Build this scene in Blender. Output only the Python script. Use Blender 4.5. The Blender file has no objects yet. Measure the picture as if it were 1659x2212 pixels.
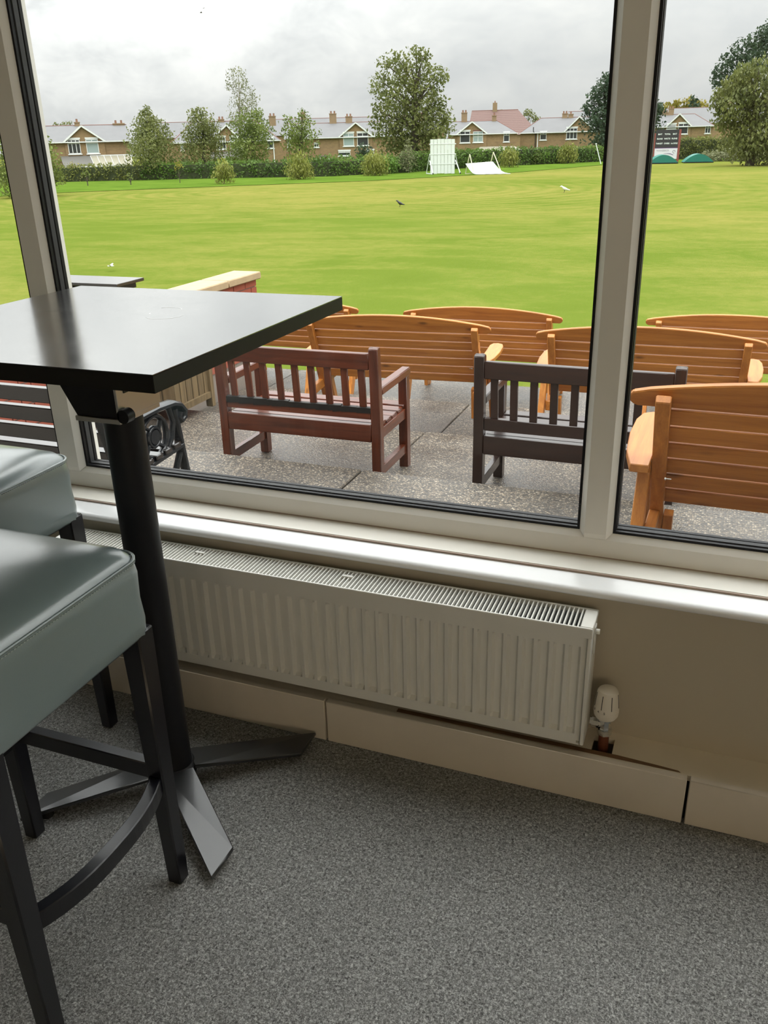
import bpy, bmesh, math, random
import numpy as np
from mathutils import Vector, Matrix, Euler
random.seed(7); RNG = np.random.default_rng(11)
SC = bpy.context.scene
COL = SC.collection
R = math.radians
PI = math.pi

# ------------------------------------------------------------------ camera
cam_d = bpy.data.cameras.new('camera'); cam = bpy.data.objects.new('camera', cam_d); COL.objects.link(cam)
cam_d.sensor_fit = 'VERTICAL'; cam_d.sensor_height = 36.0; cam_d.lens = 36.0 * 1856 / 2212
cam_d.clip_start = 0.02; cam_d.clip_end = 900
cam.matrix_world = Matrix(((0.9323827, -0.12241188, 0.34011444, 0), (0.36060303, 0.38021849, -0.8517038, 0),
                           (-0.02505914, 0.91676018, 0.39865123, 1.39), (0, 0, 0, 1)))
SC.camera = cam

# ------------------------------------------------------------------ sky and exposure
SC.view_settings.view_transform = 'Standard'; SC.view_settings.look = 'None'
SC.view_settings.gamma = 1.0; SC.view_settings.exposure = 0.0; SC.view_settings.use_curve_mapping = False
SC.cycles.max_bounces = 10; SC.cycles.diffuse_bounces = 5; SC.cycles.transparent_max_bounces = 16
SC.cycles.use_denoising = True; SC.cycles.sample_clamp_indirect = 6.0
world = bpy.data.worlds.new('overcast_sky'); SC.world = world; world.use_nodes = True


class G:
    """small helper to write node trees"""
    def __init__(s, tree): s.t = tree; s.n = tree.nodes; s.l = tree.links
    def new(s, typ, **kw):
        n = s.n.new(typ)
        for k, v in kw.items(): setattr(n, k, v)
        return n
    def put(s, sock, v):
        if hasattr(v, 'is_linked') or hasattr(v, 'links'): s.l.new(v, sock)
        else: sock.default_value = v
    def math(s, op, a, b=0.0, c=0.0, clamp=False):
        n = s.new('ShaderNodeMath', operation=op, use_clamp=clamp)
        for i, v in enumerate((a, b, c)): s.put(n.inputs[i], v)
        return n.outputs[0]
    def vmath(s, op, a, b=(0, 0, 0), out=0):
        n = s.new('ShaderNodeVectorMath', operation=op); s.put(n.inputs[0], a); s.put(n.inputs[1], b)
        return n.outputs[out]
    def mix(s, f, a, b, blend='MIX'):
        n = s.new('ShaderNodeMix', data_type='RGBA', blend_type=blend); n.clamp_factor = True
        s.put(n.inputs[0], f); s.put(n.inputs[6], a); s.put(n.inputs[7], b); return n.outputs[2]
    def noise(s, vec, scale, detail=3.0, rough=0.5, dist=0.0, out='Fac'):
        n = s.new('ShaderNodeTexNoise'); s.put(n.inputs['Vector'], vec); n.inputs['Scale'].default_value = scale
        n.inputs['Detail'].default_value = detail; n.inputs['Roughness'].default_value = rough
        n.inputs['Distortion'].default_value = dist; return n.outputs[out]
    def voro(s, vec, scale, out='Distance', feature='F1', rnd=1.0):
        n = s.new('ShaderNodeTexVoronoi', feature=feature); s.put(n.inputs['Vector'], vec)
        n.inputs['Scale'].default_value = scale; n.inputs['Randomness'].default_value = rnd; return n.outputs[out]
    def ramp(s, f, *stops):
        n = s.new('ShaderNodeValToRGB'); e = n.color_ramp.elements
        while len(e) < len(stops): e.new(0.5)
        for el, (p, c) in zip(e, stops):
            el.position = p; el.color = (c, c, c, 1) if isinstance(c, (int, float)) else (*c, 1)
        s.put(n.inputs[0], f); return n.outputs[0]
    def mapr(s, f, a, b, c, d):
        n = s.new('ShaderNodeMapRange'); s.put(n.inputs[0], f)
        for i, v in enumerate((a, b, c, d)): n.inputs[i + 1].default_value = v
        return n.outputs[0]
    def scale(s, vec, v): return s.vmath('MULTIPLY', vec, v)
    def bump(s, h, strength=0.3, dist=0.002):
        n = s.new('ShaderNodeBump'); s.put(n.inputs['Height'], h); n.inputs['Strength'].default_value = strength
        n.inputs['Distance'].default_value = dist; return n.outputs[0]


def build_world():
    g = G(world.node_tree); bg = g.n['Background']
    d = g.new('ShaderNodeTexCoord').outputs['Generated']
    sx = g.new('ShaderNodeSeparateXYZ'); g.l.new(d, sx.inputs[0])
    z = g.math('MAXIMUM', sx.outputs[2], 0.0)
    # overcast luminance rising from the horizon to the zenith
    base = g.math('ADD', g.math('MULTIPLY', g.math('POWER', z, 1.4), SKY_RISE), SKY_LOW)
    pl = g.vmath('MULTIPLY', d, (1, 1, 1.9))
    n1 = g.noise(pl, 5.5, 5.0, 0.55, 0.5); n2 = g.noise(pl, 15.0, 5.0, 0.6, 0.4)
    cl = g.math('ADD', g.math('MULTIPLY', n1, 0.62), g.math('MULTIPLY', n2, 0.38))
    cl = g.mapr(cl, 0.38, 0.60, -1.0, 1.0)
    # the sun stands behind the clouds ahead and to the left
    dt = g.vmath('DOT_PRODUCT', d, SUN_DIR, out=1)
    glow = g.math('POWER', g.math('MAXIMUM', dt, 0.0), 20.0)
    amp = g.math('ADD', 0.06, g.math('MULTIPLY', glow, 0.42))
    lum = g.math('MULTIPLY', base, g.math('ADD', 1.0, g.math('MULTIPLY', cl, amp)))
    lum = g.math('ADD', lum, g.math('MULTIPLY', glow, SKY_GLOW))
    colr = g.mix(g.mapr(cl, -1, 1, 0, 1), (0.965, 0.985, 1.0, 1), (1.0, 1.0, 0.985, 1))
    out = g.mix(1.0, colr, (1, 1, 1, 1), 'MULTIPLY')
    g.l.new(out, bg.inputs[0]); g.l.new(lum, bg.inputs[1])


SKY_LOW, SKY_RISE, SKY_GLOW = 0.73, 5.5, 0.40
SUN_DIR = (-0.55, 0.74, 0.38)
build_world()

# ------------------------------------------------------------------ materials
def principled(name):
    m = bpy.data.materials.new(name); m.use_nodes = True; return m, G(m.node_tree), m.node_tree.nodes['Principled BSDF']

def plain(name, col, rough=0.5, metal=0.0, spec=0.5, bump=0.0, bscale=200.0, var=0.0, vscale=3.0, coat=0.0):
    m, g, b = principled(name)
    b.inputs['Base Color'].default_value = (*col, 1); b.inputs['Roughness'].default_value = rough
    b.inputs['Metallic'].default_value = metal; b.inputs['Specular IOR Level'].default_value = spec
    b.inputs['Coat Weight'].default_value = coat; b.inputs['Coat Roughness'].default_value = 0.12
    co = g.new('ShaderNodeTexCoord').outputs['Object']
    if var:
        f = g.noise(co, vscale, 5.0, 0.6)
        g.l.new(g.mix(f, tuple(c * (1 - var) for c in col) + (1,), tuple(min(1, c * (1 + var)) for c in col) + (1,)), b.inputs['Base Color'])
    if bump: g.l.new(g.bump(g.noise(co, bscale, 3.0), bump, 0.002), b.inputs['Normal'])
    return m

def wood(name, dark, light, axis, rough=0.4, coat=0.0, knots=0.0, spec=0.5):
    m, g, b = principled(name)
    co = g.new('ShaderNodeTexCoord').outputs['Object']; rnd = g.new('ShaderNodeObjectInfo').outputs['Random']
    off = g.new('ShaderNodeCombineXYZ')
    for i, k in enumerate((37.0, 53.0, 71.0)): g.l.new(g.math('MULTIPLY', rnd, k), off.inputs[i])
    v = g.vmath('ADD', co, off.outputs[0])
    s = [16.0, 16.0, 16.0]; s[axis] = 1.1
    gr = g.noise(g.scale(v, tuple(s)), 1.6, 6.0, 0.6, 0.6)
    fine = [90.0, 90.0, 90.0]; fine[axis] = 4.0
    fn = g.noise(g.scale(v, tuple(fine)), 2.0, 3.0, 0.6)
    f = g.math('ADD', g.math('MULTIPLY', gr, 0.75), g.math('MULTIPLY', fn, 0.25))
    c = g.ramp(f, (0.34, dark), (0.66, light))
    if knots:
        ks = [9.0, 9.0, 9.0]; ks[axis] = 3.2
        kd = g.voro(g.scale(v, tuple(ks)), 1.0)
        k = g.mapr(kd, 0.05, 0.16, knots, 0.0)
        c = g.mix(k, c, tuple(x * 0.28 for x in dark) + (1,))
    tone = g.mix(g.math('MULTIPLY', rnd, 0.35), c, tuple(x * 0.7 for x in dark) + (1,))
    g.l.new(tone, b.inputs['Base Color']); b.inputs['Roughness'].default_value = rough
    b.inputs['Specular IOR Level'].default_value = spec
    b.inputs['Coat Weight'].default_value = coat; b.inputs['Coat Roughness'].default_value = 0.1
    g.l.new(g.bump(fn, 0.15, 0.001), b.inputs['Normal'])
    return m

M = {}
for i, ax in enumerate('xyz'):
    M['pine_' + ax] = wood('stained_pine_' + ax, (0.37, 0.118, 0.018), (0.66, 0.265, 0.050), i, 0.4, 0.12, 0.8)
    M['red_' + ax] = wood('red_brown_wood_' + ax, (0.060, 0.014, 0.006), (0.19, 0.045, 0.018), i, 0.3, 0.5)
    M['brown_' + ax] = wood('dark_brown_wood_' + ax, (0.018, 0.008, 0.006), (0.042, 0.017, 0.011), i, 0.3, 0.5)
    M['teak_' + ax] = wood('wet_dark_wood_' + ax, (0.010, 0.007, 0.006), (0.024, 0.015, 0.012), i, 0.25, 0.9)
M['planter'] = wood('weathered_planter_wood', (0.11, 0.07, 0.03), (0.25, 0.17, 0.08), 2, 0.7)
M['rotten'] = plain('rotten_wood', (0.014, 0.011, 0.009), 0.6, var=0.5, vscale=30)
M['upvc'] = plain('white_upvc', (0.85, 0.83, 0.77), 0.32, spec=0.5)
M['sill_gloss'] = plain('gloss_white_paint', (0.88, 0.89, 0.90), 0.22, spec=0.7, bump=0.08, bscale=60, var=0.02)
M['sill_cream'] = plain('cream_white_paint', (0.86, 0.83, 0.76), 0.4, var=0.03)
M['lip'] = plain('worn_sill_edge', (0.42, 0.32, 0.26), 0.5, var=0.15, vscale=12)
M['gasket'] = plain('black_rubber', (0.010, 0.010, 0.012), 0.45, spec=0.25)
M['spacer'] = plain('grey_spacer', (0.055, 0.056, 0.058), 0.55, spec=0.2)
M['radiator'] = plain('radiator_white', (0.78, 0.77, 0.72), 0.33, spec=0.5)
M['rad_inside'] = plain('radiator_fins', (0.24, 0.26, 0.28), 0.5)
M['chrome'] = plain('chrome', (0.75, 0.76, 0.76), 0.12, metal=1.0)
M['copper'] = plain('old_copper', (0.19, 0.06, 0.03), 0.5, metal=0.5)
M['trv'] = plain('cream_white_plastic', (0.76, 0.71, 0.62), 0.4)
M['black'] = plain('black_slot', (0.01, 0.01, 0.01), 0.6)
M['steel'] = plain('black_powder_coat', (0.010, 0.010, 0.012), 0.42, spec=0.3, bump=0.05, bscale=900)
M['stool_wood'] = plain('black_stained_wood', (0.007, 0.007, 0.010), 0.28, spec=0.5, coat=0.3, var=0.25, vscale=40, bump=0.05, bscale=300)
M['satin_steel'] = plain('satin_black_steel', (0.016, 0.017, 0.018), 0.33, spec=0.6, coat=0.5, bump=0.05, bscale=900)
M['facade'] = plain('brown_facade_brick', (0.42, 0.39, 0.35), 0.8, var=0.1, vscale=6)  # unseen outer wall face, made pale to bounce light onto the bench backs
M['iron'] = plain('black_cast_iron', (0.012, 0.014, 0.017), 0.22, spec=0.6, bump=0.15, bscale=120)
M['wall'] = plain('taupe_wall_paint', (0.50, 0.445, 0.345), 0.6, var=0.04, vscale=4, bump=0.05, bscale=150)
M['wall_room'] = plain('cream_wall_paint', (0.56, 0.51, 0.43), 0.8)
M['ceiling'] = plain('white_ceiling_paint', (0.75, 0.72, 0.66), 0.9)
M['concrete'] = plain('grey_concrete', (0.20, 0.19, 0.17), 0.7, var=0.2, vscale=8)
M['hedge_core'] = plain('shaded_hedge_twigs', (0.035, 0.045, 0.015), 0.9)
M['stone_cap'] = plain('sandstone_coping', (0.43, 0.32, 0.19), 0.75, var=0.25, vscale=14, bump=0.4, bscale=80)
M['brick'] = plain('red_brick', (0.34, 0.085, 0.05), 0.7, var=0.25, vscale=9, bump=0.3, bscale=120)
M['mortar'] = plain('mortar', (0.24, 0.20, 0.17), 0.85, var=0.15, vscale=30)
M['white_wood'] = plain('white_painted_board', (0.66, 0.69, 0.67), 0.5, var=0.04)
M['cream_wood'] = plain('peeling_cream_paint', (0.58, 0.55, 0.40), 0.6, var=0.25, vscale=3)
M['window_white'] = plain('white_window_frame', (0.72, 0.73, 0.72), 0.5)
M['pane_dark'] = plain('dark_window_glass', (0.035, 0.04, 0.042), 0.12, spec=0.6)
M['pane_blind'] = plain('window_with_pale_blind', (0.30, 0.37, 0.36), 0.3)
M['slate'] = plain('wet_grey_slate', (0.165, 0.165, 0.168), 0.75, spec=0.2, var=0.12, vscale=1.2)
M['red_tile'] = plain('red_ridge_tile', (0.17, 0.075, 0.055), 0.8, var=0.15)
M['pot'] = plain('terracotta_pot', (0.24, 0.13, 0.085), 0.7)
M['chimney'] = plain('chimney_brick', (0.26, 0.18, 0.10), 0.8, var=0.25, vscale=6)
M['glass_roof'] = plain('conservatory_glazing', (0.33, 0.31, 0.24), 0.3)
M['grey_roof'] = plain('grey_felt_roof', (0.13, 0.125, 0.11), 0.7)
M['bark'] = plain('bark', (0.07, 0.055, 0.04), 0.85, var=0.3, vscale=10)
M['birch'] = plain('pale_bark', (0.30, 0.27, 0.23), 0.8, var=0.4, vscale=6)
M['canvas_green'] = plain('green_canvas_cover', (0.012, 0.16, 0.125), 0.45, var=0.15, vscale=2)
M['board_black'] = plain('scoreboard_black', (0.028, 0.026, 0.030), 0.5)
M['board_red'] = plain('scoreboard_red', (0.24, 0.055, 0.045), 0.6, var=0.15)
M['board_white'] = plain('sign_white', (0.66, 0.64, 0.68), 0.5)
M['letter'] = plain('white_lettering', (0.75, 0.80, 0.77), 0.5)
M['letter_grey'] = plain('grey_lettering', (0.36, 0.34, 0.37), 0.5)
M['purple'] = plain('purple_stripe', (0.10, 0.035, 0.14), 0.5)
M['crow'] = plain('black_feathers', (0.010, 0.010, 0.010), 0.5)
M['gull'] = plain('white_feathers', (0.78, 0.78, 0.76), 0.6)
M['blue'] = plain('blue_plastic', (0.05, 0.16, 0.42), 0.5)
M['paper_white'] = plain('print_white', (0.8, 0.8, 0.8), 0.6)


def m_carpet():
    m, g, b = principled('grey_flecked_carpet'); co = g.new('ShaderNodeTexCoord').outputs['Object']
    a = g.noise(g.scale(co, (1, 1.6, 1)), 170.0, 3.0, 0.7, 1.2); c = g.noise(g.scale(co, (1.7, 1, 1)), 150.0, 3.0, 0.7, 1.0)
    lo = g.noise(co, 5.0, 3.0)
    f = g.math('ADD', g.math('MULTIPLY', a, 0.55), g.math('MULTIPLY', c, 0.45))
    colr = g.ramp(f, (0.38, (0.055, 0.055, 0.053)), (0.50, (0.22, 0.22, 0.213)), (0.64, (0.60, 0.60, 0.585)))
    colr = g.mix(g.mapr(lo, 0.3, 0.7, 0.0, 0.16), colr, (0.12, 0.12, 0.115, 1))
    g.l.new(colr, b.inputs['Base Color']); b.inputs['Roughness'].default_value = 0.95; b.inputs['Specular IOR Level'].default_value = 0.1
    g.l.new(g.bump(f, 0.6, 0.004), b.inputs['Normal']); return m
M['carpet'] = m_carpet()


def m_aggregate():
    m, g, b = principled('wet_exposed_aggregate'); co = g.new('ShaderNodeTexCoord').outputs['Object']
    rnd = g.new('ShaderNodeObjectInfo').outputs['Random']
    v = g.vmath('ADD', co, g.scale(rnd, (31, 17, 0)))
    cell = g.voro(v, 95.0, 'Color'); dist = g.voro(v, 95.0)
    sp = g.new('ShaderNodeSeparateColor'); g.l.new(cell, sp.inputs[0])
    peb = g.ramp(sp.outputs[0], (0.0, (0.045, 0.038, 0.031)), (0.4, (0.12, 0.097, 0.073)), (0.75, (0.21, 0.165, 0.115)), (1.0, (0.40, 0.34, 0.26)))
    colr = g.mix(g.mapr(dist, 0.35, 0.6, 0.0, 0.8), peb, (0.05, 0.046, 0.042, 1))
    wet = g.noise(v, 1.6, 4.0, 0.6); wf = g.mapr(wet, 0.4, 0.6, 0.0, 1.0)
    colr = g.mix(g.math('MULTIPLY', wf, 0.45), colr, (0.035, 0.033, 0.03, 1))
    g.l.new(colr, b.inputs['Base Color']); g.l.new(g.mapr(wf, 0, 1, 0.5, 0.28), b.inputs['Roughness'])
    b.inputs['Specular IOR Level'].default_value = 0.55
    g.l.new(g.bump(g.math('SUBTRACT', 1.0, dist), 0.55, 0.004), b.inputs['Normal']); return m
M['aggregate'] = m_aggregate()


def m_grass(name, rough_strip=False):
    m, g, b = principled(name); p = g.new('ShaderNodeNewGeometry').outputs['Position']
    big = g.noise(p, 0.045, 3.0, 0.5); mid = g.noise(g.scale(p, (1, 1.3, 1)), 0.35, 4.0, 0.6, 0.6); fine = g.noise(p, 4.0, 4.0, 0.7); blade = g.noise(g.scale(p, (1, 0.5, 1)), 45.0, 2.0, 0.7)
    if rough_strip:
        colr = g.ramp(mid, (0.3, (0.060, 0.110, 0.014)), (0.7, (0.105, 0.165, 0.024)))
    else:
        # rings left by the mower round the square
        dv = g.vmath('SUBTRACT', p, (-31.0, 62.0, 0)); dist = g.vmath('LENGTH', g.scale(dv, (1.0, 1.25, 0)), out=1)
        ring = g.math('MULTIPLY', g.math('SINE', g.math('ADD', g.math('MULTIPLY', dist, 4.2), g.math('MULTIPLY', mid, 5.0))), g.mapr(dist, 26.0, 40.0, 1.0, 0.15))
        far = g.mapr(g.vmath('DOT_PRODUCT', p, (0, 1, 0), out=1), 14.0, 60.0, 0.0, 1.0)
        green = g.mix(mid, (0.085, 0.12, 0.016, 1), (0.135, 0.17, 0.030, 1))
        straw = g.mix(fine, (0.17, 0.158, 0.037, 1), (0.235, 0.215, 0.06, 1))
        f = g.math('ADD', g.math('ADD', g.math('MULTIPLY', big, 0.75), g.math('MULTIPLY', mid, 0.5)), g.math('MULTIPLY', far, 0.10))
        f = g.math('ADD', f, g.math('MULTIPLY', ring, 0.06))
        f = g.math('ADD', f, g.math('MULTIPLY', g.math('SUBTRACT', fine, 0.5), 0.30))
        colr = g.mix(g.mapr(f, 0.56, 0.86, 0.0, 1.0), green, straw)
    colr = g.mix(g.mapr(blade, 0.35, 0.65, 0.30, 0.0), colr, (0.07, 0.11, 0.012, 1))
    g.l.new(colr, b.inputs['Base Color']); b.inputs['Roughness'].default_value = 0.9; b.inputs['Specular IOR Level'].default_value = 0.0
    g.l.new(g.bump(blade, 0.5, 0.02), b.inputs['Normal']); return m
M['grass'] = m_grass('mown_grass'); M['rough_grass'] = m_grass('rough_grass', True)


def m_leaf(name, c1, c2, nscale=0.6, spec=0.3):
    m, g, b = principled(name); p = g.new('ShaderNodeNewGeometry').outputs['Position']
    f = g.noise(p, nscale, 3.0, 0.6); f2 = g.noise(p, 9.0, 2.0)
    f = g.math('ADD', g.math('MULTIPLY', f, 0.65), g.math('MULTIPLY', f2, 0.35))
    colr = g.ramp(f, (0.36, c1), (0.64, c2)); g.l.new(colr, b.inputs['Base Color'])
    b.inputs['Roughness'].default_value = 0.6; b.inputs['Specular IOR Level'].default_value = spec
    tr = g.new('ShaderNodeBsdfTranslucent'); g.l.new(colr, tr.inputs[0]); mx = g.new('ShaderNodeMixShader'); mx.inputs[0].default_value = 0.35
    o = g.n['Material Output']; g.l.new(b.outputs[0], mx.inputs[1]); g.l.new(tr.outputs[0], mx.inputs[2]); g.l.new(mx.outputs[0], o.inputs[0]); return m
M['leaf_olive'] = m_leaf('olive_leaves', (0.087, 0.109, 0.032), (0.217, 0.232, 0.072))
M['leaf_mid'] = m_leaf('mid_green_leaves', (0.079, 0.112, 0.024), (0.221, 0.270, 0.066))
M['leaf_grey'] = m_leaf('grey_green_leaves', (0.117, 0.130, 0.058), (0.260, 0.267, 0.143))
M['leaf_dark'] = m_leaf('dark_green_leaves', (0.021, 0.045, 0.026), (0.075, 0.112, 0.060))
M['leaf_willow'] = m_leaf('yellow_green_willow', (0.149, 0.172, 0.029), (0.322, 0.333, 0.081))
M['leaf_gold'] = m_leaf('yellowing_leaves', (0.17, 0.15, 0.02), (0.36, 0.30, 0.05))
M['leaf_hedge'] = m_leaf('hedge_leaves', (0.050, 0.101, 0.020), (0.165, 0.263, 0.050), 0.35)
M['leaf_hedge_brown'] = m_leaf('browning_hedge_leaves', (0.083, 0.095, 0.024), (0.225, 0.241, 0.060), 0.4)
M['leaf_bright'] = m_leaf('bright_green_leaves', (0.060, 0.120, 0.018), (0.168, 0.288, 0.048))


def m_buff():
    m, g, b = principled('buff_house_brick'); co = g.new('ShaderNodeTexCoord').outputs['Object']
    br = g.new('ShaderNodeTexBrick'); sw = g.new('ShaderNodeSeparateXYZ'); g.l.new(co, sw.inputs[0])
    cb = g.new('ShaderNodeCombineXYZ'); g.l.new(g.math('ADD', sw.outputs[0], sw.outputs[1]), cb.inputs[0]); g.l.new(sw.outputs[2], cb.inputs[1])
    g.l.new(cb.outputs[0], br.inputs['Vector']); br.inputs['Scale'].default_value = 2.2
    br.inputs['Color1'].default_value = (0.28, 0.18, 0.08, 1); br.inputs['Color2'].default_value = (0.19, 0.11, 0.05, 1)
    br.inputs['Mortar'].default_value = (0.22, 0.17, 0.11, 1); br.inputs['Mortar Size'].default_value = 0.03
    f = g.noise(g.scale(co, (0.6, 0.6, 3.0)), 1.2, 4.0)
    g.l.new(g.mix(g.mapr(f, 0.35, 0.65, 0.0, 0.5), br.outputs[0], (0.32, 0.21, 0.10, 1)), b.inputs['Base Color'])
    b.inputs['Roughness'].default_value = 0.8; return m
M['buff'] = m_buff()


def m_tile():
    m, g, b = principled('red_pantile'); co = g.new('ShaderNodeTexCoord').outputs['Object']
    sw = g.new('ShaderNodeSeparateXYZ'); g.l.new(co, sw.inputs[0])
    s = g.math('FRACT', g.math('MULTIPLY', sw.outputs[2], 3.4)); f = g.noise(co, 3.0, 3.0)
    c = g.mix(g.mapr(s, 0.0, 0.3, 1.0, 0.0), g.mix(f, (0.095, 0.045, 0.036, 1), (0.13, 0.062, 0.05, 1)), (0.19, 0.12, 0.10, 1))
    g.l.new(c, b.inputs['Base Color']); b.inputs['Roughness'].default_value = 0.6; return m
M['pantile'] = m_tile()


def m_table():
    m, g, b = principled('black_laminate'); co = g.new('ShaderNodeTexCoord').outputs['Object']
    st = g.noise(g.scale(co, (1.0, 0.35, 1.0)), 60.0, 4.0, 0.6); sm = g.noise(co, 9.0, 4.0, 0.6, 0.8)
    b.inputs['Base Color'].default_value = (0.022, 0.022, 0.023, 1)
    g.l.new(g.mapr(sm, 0.3, 0.7, 0.15, 0.22), b.inputs['Roughness'])
    b.inputs['IOR'].default_value = 2.0; b.inputs['Specular IOR Level'].default_value = 0.6; b.inputs['Coat Weight'].default_value = 0.65; b.inputs['Coat IOR'].default_value = 1.8; b.inputs['Coat Roughness'].default_value = 0.14
    g.l.new(g.bump(st, 0.06, 0.0004), b.inputs['Normal']); return m
M['laminate'] = m_table()


def m_leather():
    m, g, b = principled('teal_grey_leather'); co = g.new('ShaderNodeTexCoord').outputs['Object']
    grain = g.voro(co, 420.0); cr = g.noise(g.scale(co, (1.0, 1.0, 1.6)), 7.0, 2.0, 0.4, 0.6)
    b.inputs['Base Color'].default_value = (0.19, 0.245, 0.25, 1); b.inputs['Roughness'].default_value = 0.30; b.inputs['Coat Weight'].default_value = 1.0; b.inputs['Coat Roughness'].default_value = 0.24; b.inputs['Coat IOR'].default_value = 1.65
    b.inputs['Specular IOR Level'].default_value = 0.55
    h = g.math('ADD', g.math('MULTIPLY', grain, 0.05), g.math('MULTIPLY', cr, 1.0))
    g.l.new(g.bump(h, 0.14, 0.010), b.inputs['Normal']); return m
M['leather'] = m_leather()
M['boxing'] = plain('cream_skirting_paint', (0.70, 0.63, 0.53), 0.5, var=0.10, vscale=5)
M['boxing_top'] = plain('cream_boxing_top', (0.74, 0.66, 0.53), 0.55, var=0.08, vscale=6)
M['bare'] = plain('bare_stained_timber', (0.17, 0.09, 0.04), 0.7, var=0.4, vscale=20)
M['latch'] = plain('bright_zinc_plate', (0.62, 0.60, 0.55), 0.28, metal=0.9)
M['ringmark'] = plain('dried_ring_mark', (0.85, 0.86, 0.85), 0.3, coat=1.0)
M['edge_band'] = plain('black_edge_banding', (0.010, 0.010, 0.009), 0.5, spec=0.25, bump=0.1, bscale=80)
M['stitch'] = plain('pale_thread', (0.36, 0.41, 0.41), 0.7)


def m_added_lamp():
    m = bpy.data.materials.new('added_lamp_glow'); m.use_nodes = True; b = m.node_tree.nodes['Principled BSDF']
    b.inputs['Base Color'].default_value = (0.8, 0.8, 0.78, 1); b.inputs['Emission Color'].default_value = (1.0, 0.86, 0.68, 1); b.inputs['Emission Strength'].default_value = ADDED_LAMP; return m
ADDED_LAMP = 27.0  # glow of the globes added on the unseen back wall
M['added_lamp'] = m_added_lamp()


def m_glass():
    m = bpy.data.materials.new('window_glass'); m.use_nodes = True; g = G(m.node_tree); g.n.remove(g.n['Principled BSDF'])
    tr = g.new('ShaderNodeBsdfTransparent'); tr.inputs[0].default_value = (0.985, 0.99, 0.985, 1)
    gl = g.new('ShaderNodeBsdfGlossy'); gl.inputs['Roughness'].default_value = 0.0
    lw = g.new('ShaderNodeLayerWeight'); lw.inputs['Blend'].default_value = 0.5      # facing term, the same from both sides
    fr = g.math('ADD', 0.02, g.math('MULTIPLY', g.math('POWER', lw.outputs['Facing'], 5.0), 0.5))
    mx = g.new('ShaderNodeMixShader'); g.l.new(fr, mx.inputs[0])
    g.l.new(tr.outputs[0], mx.inputs[1]); g.l.new(gl.outputs[0], mx.inputs[2]); g.l.new(mx.outputs[0], g.n['Material Output'].inputs[0]); return m
M['glass'] = m_glass()


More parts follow.
